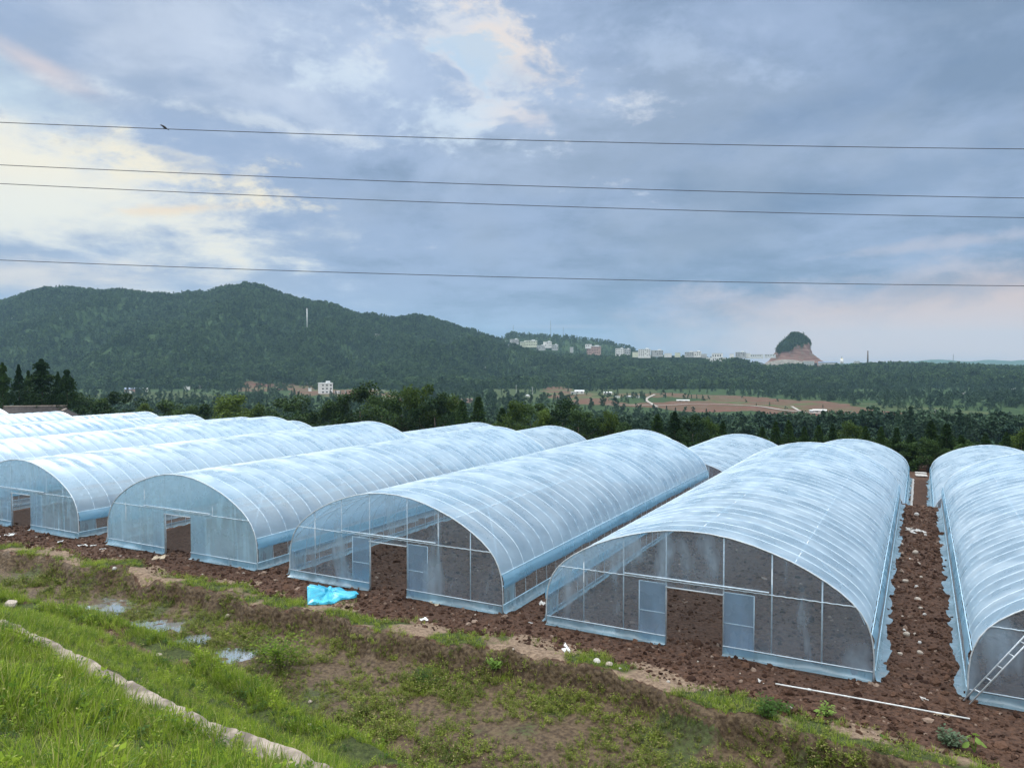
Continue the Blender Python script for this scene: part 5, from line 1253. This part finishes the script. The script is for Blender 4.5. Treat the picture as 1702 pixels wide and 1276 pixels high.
tag(root, 'dark tiled farmhouse roof with a pale ridge below the tall conifers', 'farmhouse'); tag(w2, 'tan gabled wing at the right end of the dark tiled farmhouse', 'farmhouse')

# masts, poles, pylons
def mast(u, y0_, y1_, q, label, name='mast', mat='tower', r0=.6, lattice=True):
    k = q/FPX; root = empty(name, ((u-CX)*k, q, HC+(HOR-y1_)*k)); h = (y1_-y0_)*k; mb = MB()
    if lattice:
        for a in range(3): an = a*2.094; mb.tube([(math.cos(an)*r0*2.2, math.sin(an)*r0*2.2, -6), (math.cos(an)*.3, math.sin(an)*.3, h)], .22*r0+.05, 4)
        n_ = max(4, int(h/4)); 
        for a in range(n_):
            t0, t1 = a/n_, (a+1)/n_
            for b in range(3): an, an2 = b*2.094, (b+1)*2.094; ra, rb = r0*2.2*(1-t0)+.3*t0, r0*2.2*(1-t1)+.3*t1; mb.tube([(math.cos(an)*ra, math.sin(an)*ra, h*t0), (math.cos(an2)*rb, math.sin(an2)*rb, h*t1)], .08, 3)
        mb.build('lattice', M[mat], root); mb = MB(); mb.tube([(0, 0, h), (0, 0, h+2.5)], .1, 5); mb.build('aerial', M[mat], root)
    else:
        mb.tube([(0, 0, -6), (0, 0, h)], [r0, r0*.7], 8); mb.build('shaft', M[mat], root, True); mb = MB(); mb.tube([(0, 0, h), (0, 0, h+2)], .12, 5); mb.build('tip', M[mat], root)
    return tag(root, label, 'mast')
mast(511, 513, 548, 1330, 'tall white mast rising from the wooded hill', mat='white', r0=.9, lattice=False)
mast(853, 541, 556, 2050, 'left of three lattice masts on the ridge behind the village', 'lattice_mast'); mast(915, 533, 560, 2050, 'tallest of three lattice masts on the ridge behind the village', 'lattice_mast', r0=.8); mast(936, 544, 561, 2050, 'right of three lattice masts, thin, on the ridge', 'lattice_mast', r0=.5)
mast(1584, 589, 606, 1900, 'lattice mast alone on the right-hand skyline', 'lattice_mast', r0=.8)
for k_, (u, y0_, y1_, lb) in enumerate([(885, 643, 658, 'utility pole by the green terraces left of the red fields'), (1416, 689, 700, 'utility pole by the white road in the fields'), (1527, 703, 714, 'utility pole at the edge of the right-hand woods'), (1555, 681, 690, 'utility pole over the green strip in the right-hand fields'), (574, 648, 660, 'utility pole right of the three-storey white house'), (858, 640, 653, 'thin pole near the terrace walls')]):
    x0, y0, z0 = hit(u, y1_, 60); root = empty('utility_pole', (x0, y0, z0)); h = (y1_-y0_)*y0/FPX; mb = MB(); mb.tube([(0, 0, -1), (0, 0, h)], .22, 6); mb.build('pole', M['wallgrey'], root); mb = MB(); mb.tube([(-1, 0, h*.93), (1, 0, h*.93)], .12, 5); mb.build('cross_arm', M['wallgrey'], root); tag(root, lb, 'utility pole', 'utility poles in the valley')
x0, y0, z0 = hit(1636, 719, 60); k = y0/FPX; root = empty('viaduct_pier', (x0, y0, z0)); 
for dx_ in (-1.6, 1.6): mb = MB(); mb.box((dx_*k, 0, 4.5*k), (1.2*k, 1.2*k, 11*k)); mb.build('column', M['wallgrey'], root)
mb = MB(); mb.box((0, 0, 12*k), (16*k, 4*k, 3*k)); mb.build('deck', M['walltan'], root); tag(root, 'unfinished road bridge on two grey columns at the right of the valley', 'bridge')

# roads across the fields
def road(pts, wdt, label):
    P_ = [hit(u, v, 200) for u, v in pts]; C_ = catmull([(p[0], p[1]) for p in P_], 8); V0 = []
    d = np.gradient(C_, axis=0); nrm = np.stack([-d[:, 1], d[:, 0]], 1); nrm /= np.linalg.norm(nrm, axis=1)[:, None]
    L_ = C_+nrm*wdt; R2 = C_-nrm*wdt; z = np.maximum(height(C_[:, 0], C_[:, 1]), np.maximum(height(L_[:, 0], L_[:, 1]), height(R2[:, 0], R2[:, 1])))+.45
    rows = np.stack([np.stack([L_[:, 0], L_[:, 1], z], 1), np.stack([R2[:, 0], R2[:, 1], z], 1)], 1)
    return tag(link('road', strip_mesh('road', rows, M['road'])), label, kind='structure')
road([(1010, 673), (1100, 674), (1160, 672), (1250, 675), (1300, 682), (1340, 686), (1400, 692), (1460, 698)], 1.5, 'pale road through the red fields')
road([(1088, 656), (1074, 664), (1084, 672), (1092, 677)], 1.2, 'pale road bending down through the red fields')
road([(1316, 676), (1326, 682), (1336, 686)], 1.0, 'pale track branching from the road')
road([(300, 634), (430, 637), (540, 638), (575, 641), (640, 650)], 1.5, 'pale road above the left-hand fields')
road([(1400, 692), (1480, 700), (1540, 706)], 1.2, 'pale road running on to the right')
road([(1500, 688), (1600, 692), (1690, 697)], 1.2, 'pale road in the right-hand fields'); road([(1645, 705), (1700, 705)], 1.0, 'pale road at the right edge')

# ------------------------------------------------------------------ overhead wires and the bird
WY = [('top', [(0, 203.6), (430, 219), (855, 233.4), (1275, 242.2), (1702, 247.7)]), ('second', [(0, 274.4), (430, 291.6), (855, 309.5), (1275, 320.3), (1702, 329.3)]),
      ('third', [(0, 305.7), (430, 322.9), (855, 342.6), (1275, 352.9), (1702, 361.9)]), ('lowest', [(0, 433), (430, 445.7), (855, 463), (1275, 469.5), (1702, 475)])]
QW = 24.0
for i, (nm, P_) in enumerate(WY):
    q = QW+i*.5; us = np.array([p[0] for p in P_]); vs = np.array([p[1] for p in P_]); cf = np.polyfit(us, vs, 2)
    xs = np.linspace(-60, 60, 90); pts = []
    for x_ in xs:
        u_ = CX+FPX*x_/q; v_ = np.polyval(cf, np.clip(u_, -1500, 3200))
        a, b = (u_-CX)/FPX, -(v_-CY)/FPX; dy_ = cp+b*sp; dz_ = -sp+b*cp; pts.append((x_, q, HC+dz_/dy_*q))
    mb = MB(); mb.tube(pts, .0115, 6); tag(mb.build('power_line', M['wire'], None, True), nm+' of the four thin overhead wires crossing the sky', 'wire', 'overhead wires')
    if i == 0: u_ = 278; bx = (u_-CX)/FPX*q; bz = float(np.interp(bx, [p[0] for p in pts], [p[2] for p in pts]))
mb = MB(); mb.tube([(-.115, 0, .115), (-.08, 0, .105), (-.045, 0, .085), (0, 0, .055), (.05, 0, .02), (.10, 0, -.015), (.16, 0, -.05)], [.004, .02, .024, .036, .03, .014, .006], 8)
mb.tube([(-.10, 0, .108), (-.135, 0, .105)], [.008, .001], 5); mb.tube([(.0, .01, .03), (.0, .01, .0)], .004, 4); mb.tube([(.0, -.01, .03), (.0, -.01, .0)], .004, 4)
o = mb.build('bird', M['bird'], None, True); o.location = (bx, QW, bz+.01); tag(o, 'small dark bird perched on the top wire at the left', 'bird')

# ------------------------------------------------------------------ haze
m, t, o_ = new_mat('haze'); t.n.remove(t.n[0]) if False else None
pv = t.node('ShaderNodeVolumePrincipled'); pv.inputs['Color'].default_value = (.50, .78, 1.0, 1); pv.inputs['Density'].default_value = 0.00010; pv.inputs['Anisotropy'].default_value = .2
t.link(pv.outputs[0], o_.inputs['Volume'])
mb = MB(); mb.box((0, 0, 90), (15000, 15000, 400)); o = mb.build('haze', m); tag(o, 'thin blue evening haze over the valley', 'haze', kind='stuff')
m.cycles.homogeneous_volume = True if hasattr(m.cycles, 'homogeneous_volume') else None
